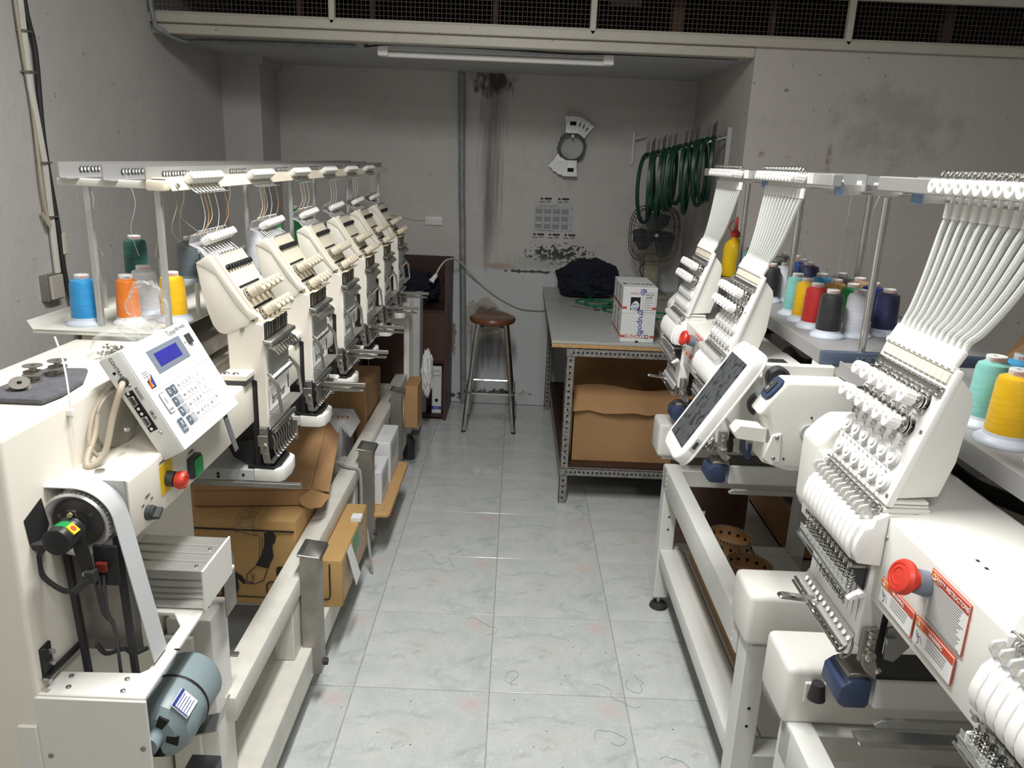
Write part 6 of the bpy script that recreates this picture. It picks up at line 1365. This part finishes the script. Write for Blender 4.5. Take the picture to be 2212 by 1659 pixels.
for i, (x, y, z) in enumerate(((.775, 2.21, .345), (.765, 2.40, .345), )):
    f_ = empty('cap_frame', (x, y, z), ['round bronze cap frame nearest on the carton of the middle machine', 'round bronze cap frame behind the other one on the carton'][i], 'cap frame', 'round cap frames')
    MB().lathe([(.068, 0), (.070, 0), (.071, .05), (.069, .05), (.068, 0)], (x, y, z+.008), (.1, 0, 1), 40).build('band', 'copper', f_)
    MB().lathe([(.068, 0), (.073, 0), (.073, .009), (.068, .009), (.068, 0)], (x, y, z), (.1, 0, 1), 40).build('base_ring', 'chrome', f_)
    m = MB()
    for k_ in range(40):
        a = 2*PI*k_/40; m.cyl((x+math.cos(a)*.071+.006, y+math.sin(a)*.071, z+.056-math.cos(a)*.007), (x+math.cos(a)*.071+.0065, y+math.sin(a)*.071, z+.061-math.cos(a)*.007), .0028, 6)
    tag(m.build('rim_tooth', 'chrome', f_), kind='stuff')
    for k_ in range(14):
        a = 2*PI*k_/14; q = V((x+math.cos(a)*.066+.003, y+math.sin(a)*.066, z+.035-math.cos(a)*.007)); MB().cyl(q, q+V((math.cos(a), math.sin(a), 0))*.007, .0055, 10).build('band_hole', 'hole', f_)
    MB().box(x-.085, x-.078, y-.03, y-.006, z, z+.065).build('clamp', 'chrome', f_, bevel=.002)
    MB().cyl((x-.088, y-.018, z+.055), (x-.077, y-.018, z+.055), .005, 10).build('clamp_screw', 'dull', f_)
    MB().tube([(x-.078, y-.01, z+.01), (x-.09, y+.02, z+.06), (x-.09, y+.025, z+.13 if i else z+.07)], .006, 6).build('clamp_lever', 'chrome', f_)
st2 = empty('wooden_stool', (.86, 2.75, 0), 'brown wooden drum stool behind the middle machine, half hidden', 'stool')
MB().lathe([(0, 0), (.17, 0), (.165, .02), (.165, .56), (0, .56)], (.84, 3.0, .0), n=32).build('drum', 'midwood', st2)
MB().lathe([(0, 0), (.09, 0), (.09, .018), (0, .018)], (.60, 2.85, .20), n=28).build('round_disc', 'midwood', st2) if 0 else None
bq = empty('cardboard_box', (1.40, 3.2, 0), 'open brown carton of plastic scraps on the floor behind the middle machine', 'box')
MB().box(1.22, 1.225, 3.0, 3.6, 0, .20).box(1.22, 1.62, 3.0, 3.005, 0, .20).box(1.615, 1.62, 3.0, 3.6, 0, .20).box(1.22, 1.62, 3.595, 3.6, 0, .20).box(1.22, 1.62, 3.0, 3.6, 0, .01).build('box_body', 'cardboard', bq)
sr = blobmesh('plastic_scrap', 'greycable', (1.42, 3.3, .10), (.12, .20, .09), .8, 4, 5, .08, 6, bq); tag(sr, kind='stuff')
gp = MB().box(1.25, 1.8, 3.62, 3.85, 0, .40); tag(gp.build('metal_sheet', 'greypaint', bevel=.004), 'grey metal panel standing against the right wall behind the machines', 'panel')
bw = empty('cardboard_box', (.95, 1.2, .25), 'brown carton under the nearest machine at the bottom right edge', 'box')
MB().box(.74, 1.04, .90, 1.18, .246, .47).build('box_body', 'cardboard', bw, bevel=.003); MB().box(.88, .885, .899, .901, .25, .47).build('gap', 'hole', bw)
tg = blobmesh('carton_heap', 'cardin', (1.85, 2.45, .55), (.32, .42, .60), .5, 1.8, 4, .55, 12); tag(tg, 'heap of torn brown cartons against the right wall at the right edge', 'cartons')

# ---------------------------------------------------------------- lint and loose threads on the floor
rl_ = random.Random(21)
m = MB()
for i in range(150):
    x = rl_.uniform(-.5, .6); y = rl_.uniform(1.7, 4.5); s_ = rl_.uniform(.0012, .003); a = rl_.uniform(0, PI)
    m.box(x, x+s_, y, y+s_, 0, .0012)
tag(m.build('floor_lint', 'ink'), 'scattered dark specks of lint on the tiled floor', 'lint', kind='stuff')
for i, (x, y) in enumerate(((-.18, 2.98), (.42, 2.15), (.44, 2.02), (.33, 1.86), (.06, 2.10), (.46, 1.80), (-.05, 2.36), (.34, 3.30), (-.36, 2.93))):
    p = V((x, y, .0014)); pts = [p]; a = rl_.uniform(0, 6)
    for q in range(9): a += rl_.uniform(-1.3, 1.3); p = p+V((math.cos(a), math.sin(a), 0))*.022; pts.append(p)
    lab = ['curled dark thread on the floor in front of the stool tiles', 'tangled thread by the foot of the middle machine', 'looped thread on the floor right of the centre joint', 'thread curl on the near right tiles', 'single long thread in the middle of the aisle', 'knotted thread near the right machine leg', 'small thread bit beside the centre joint', 'faint thread beside the table leg', 'thread snippet near the plank end'][i]
    tag(MB().tube(pts, .0004, 4, smooth=5).build('loose_thread', 'greyink'), lab, 'thread', 'loose threads on the floor')
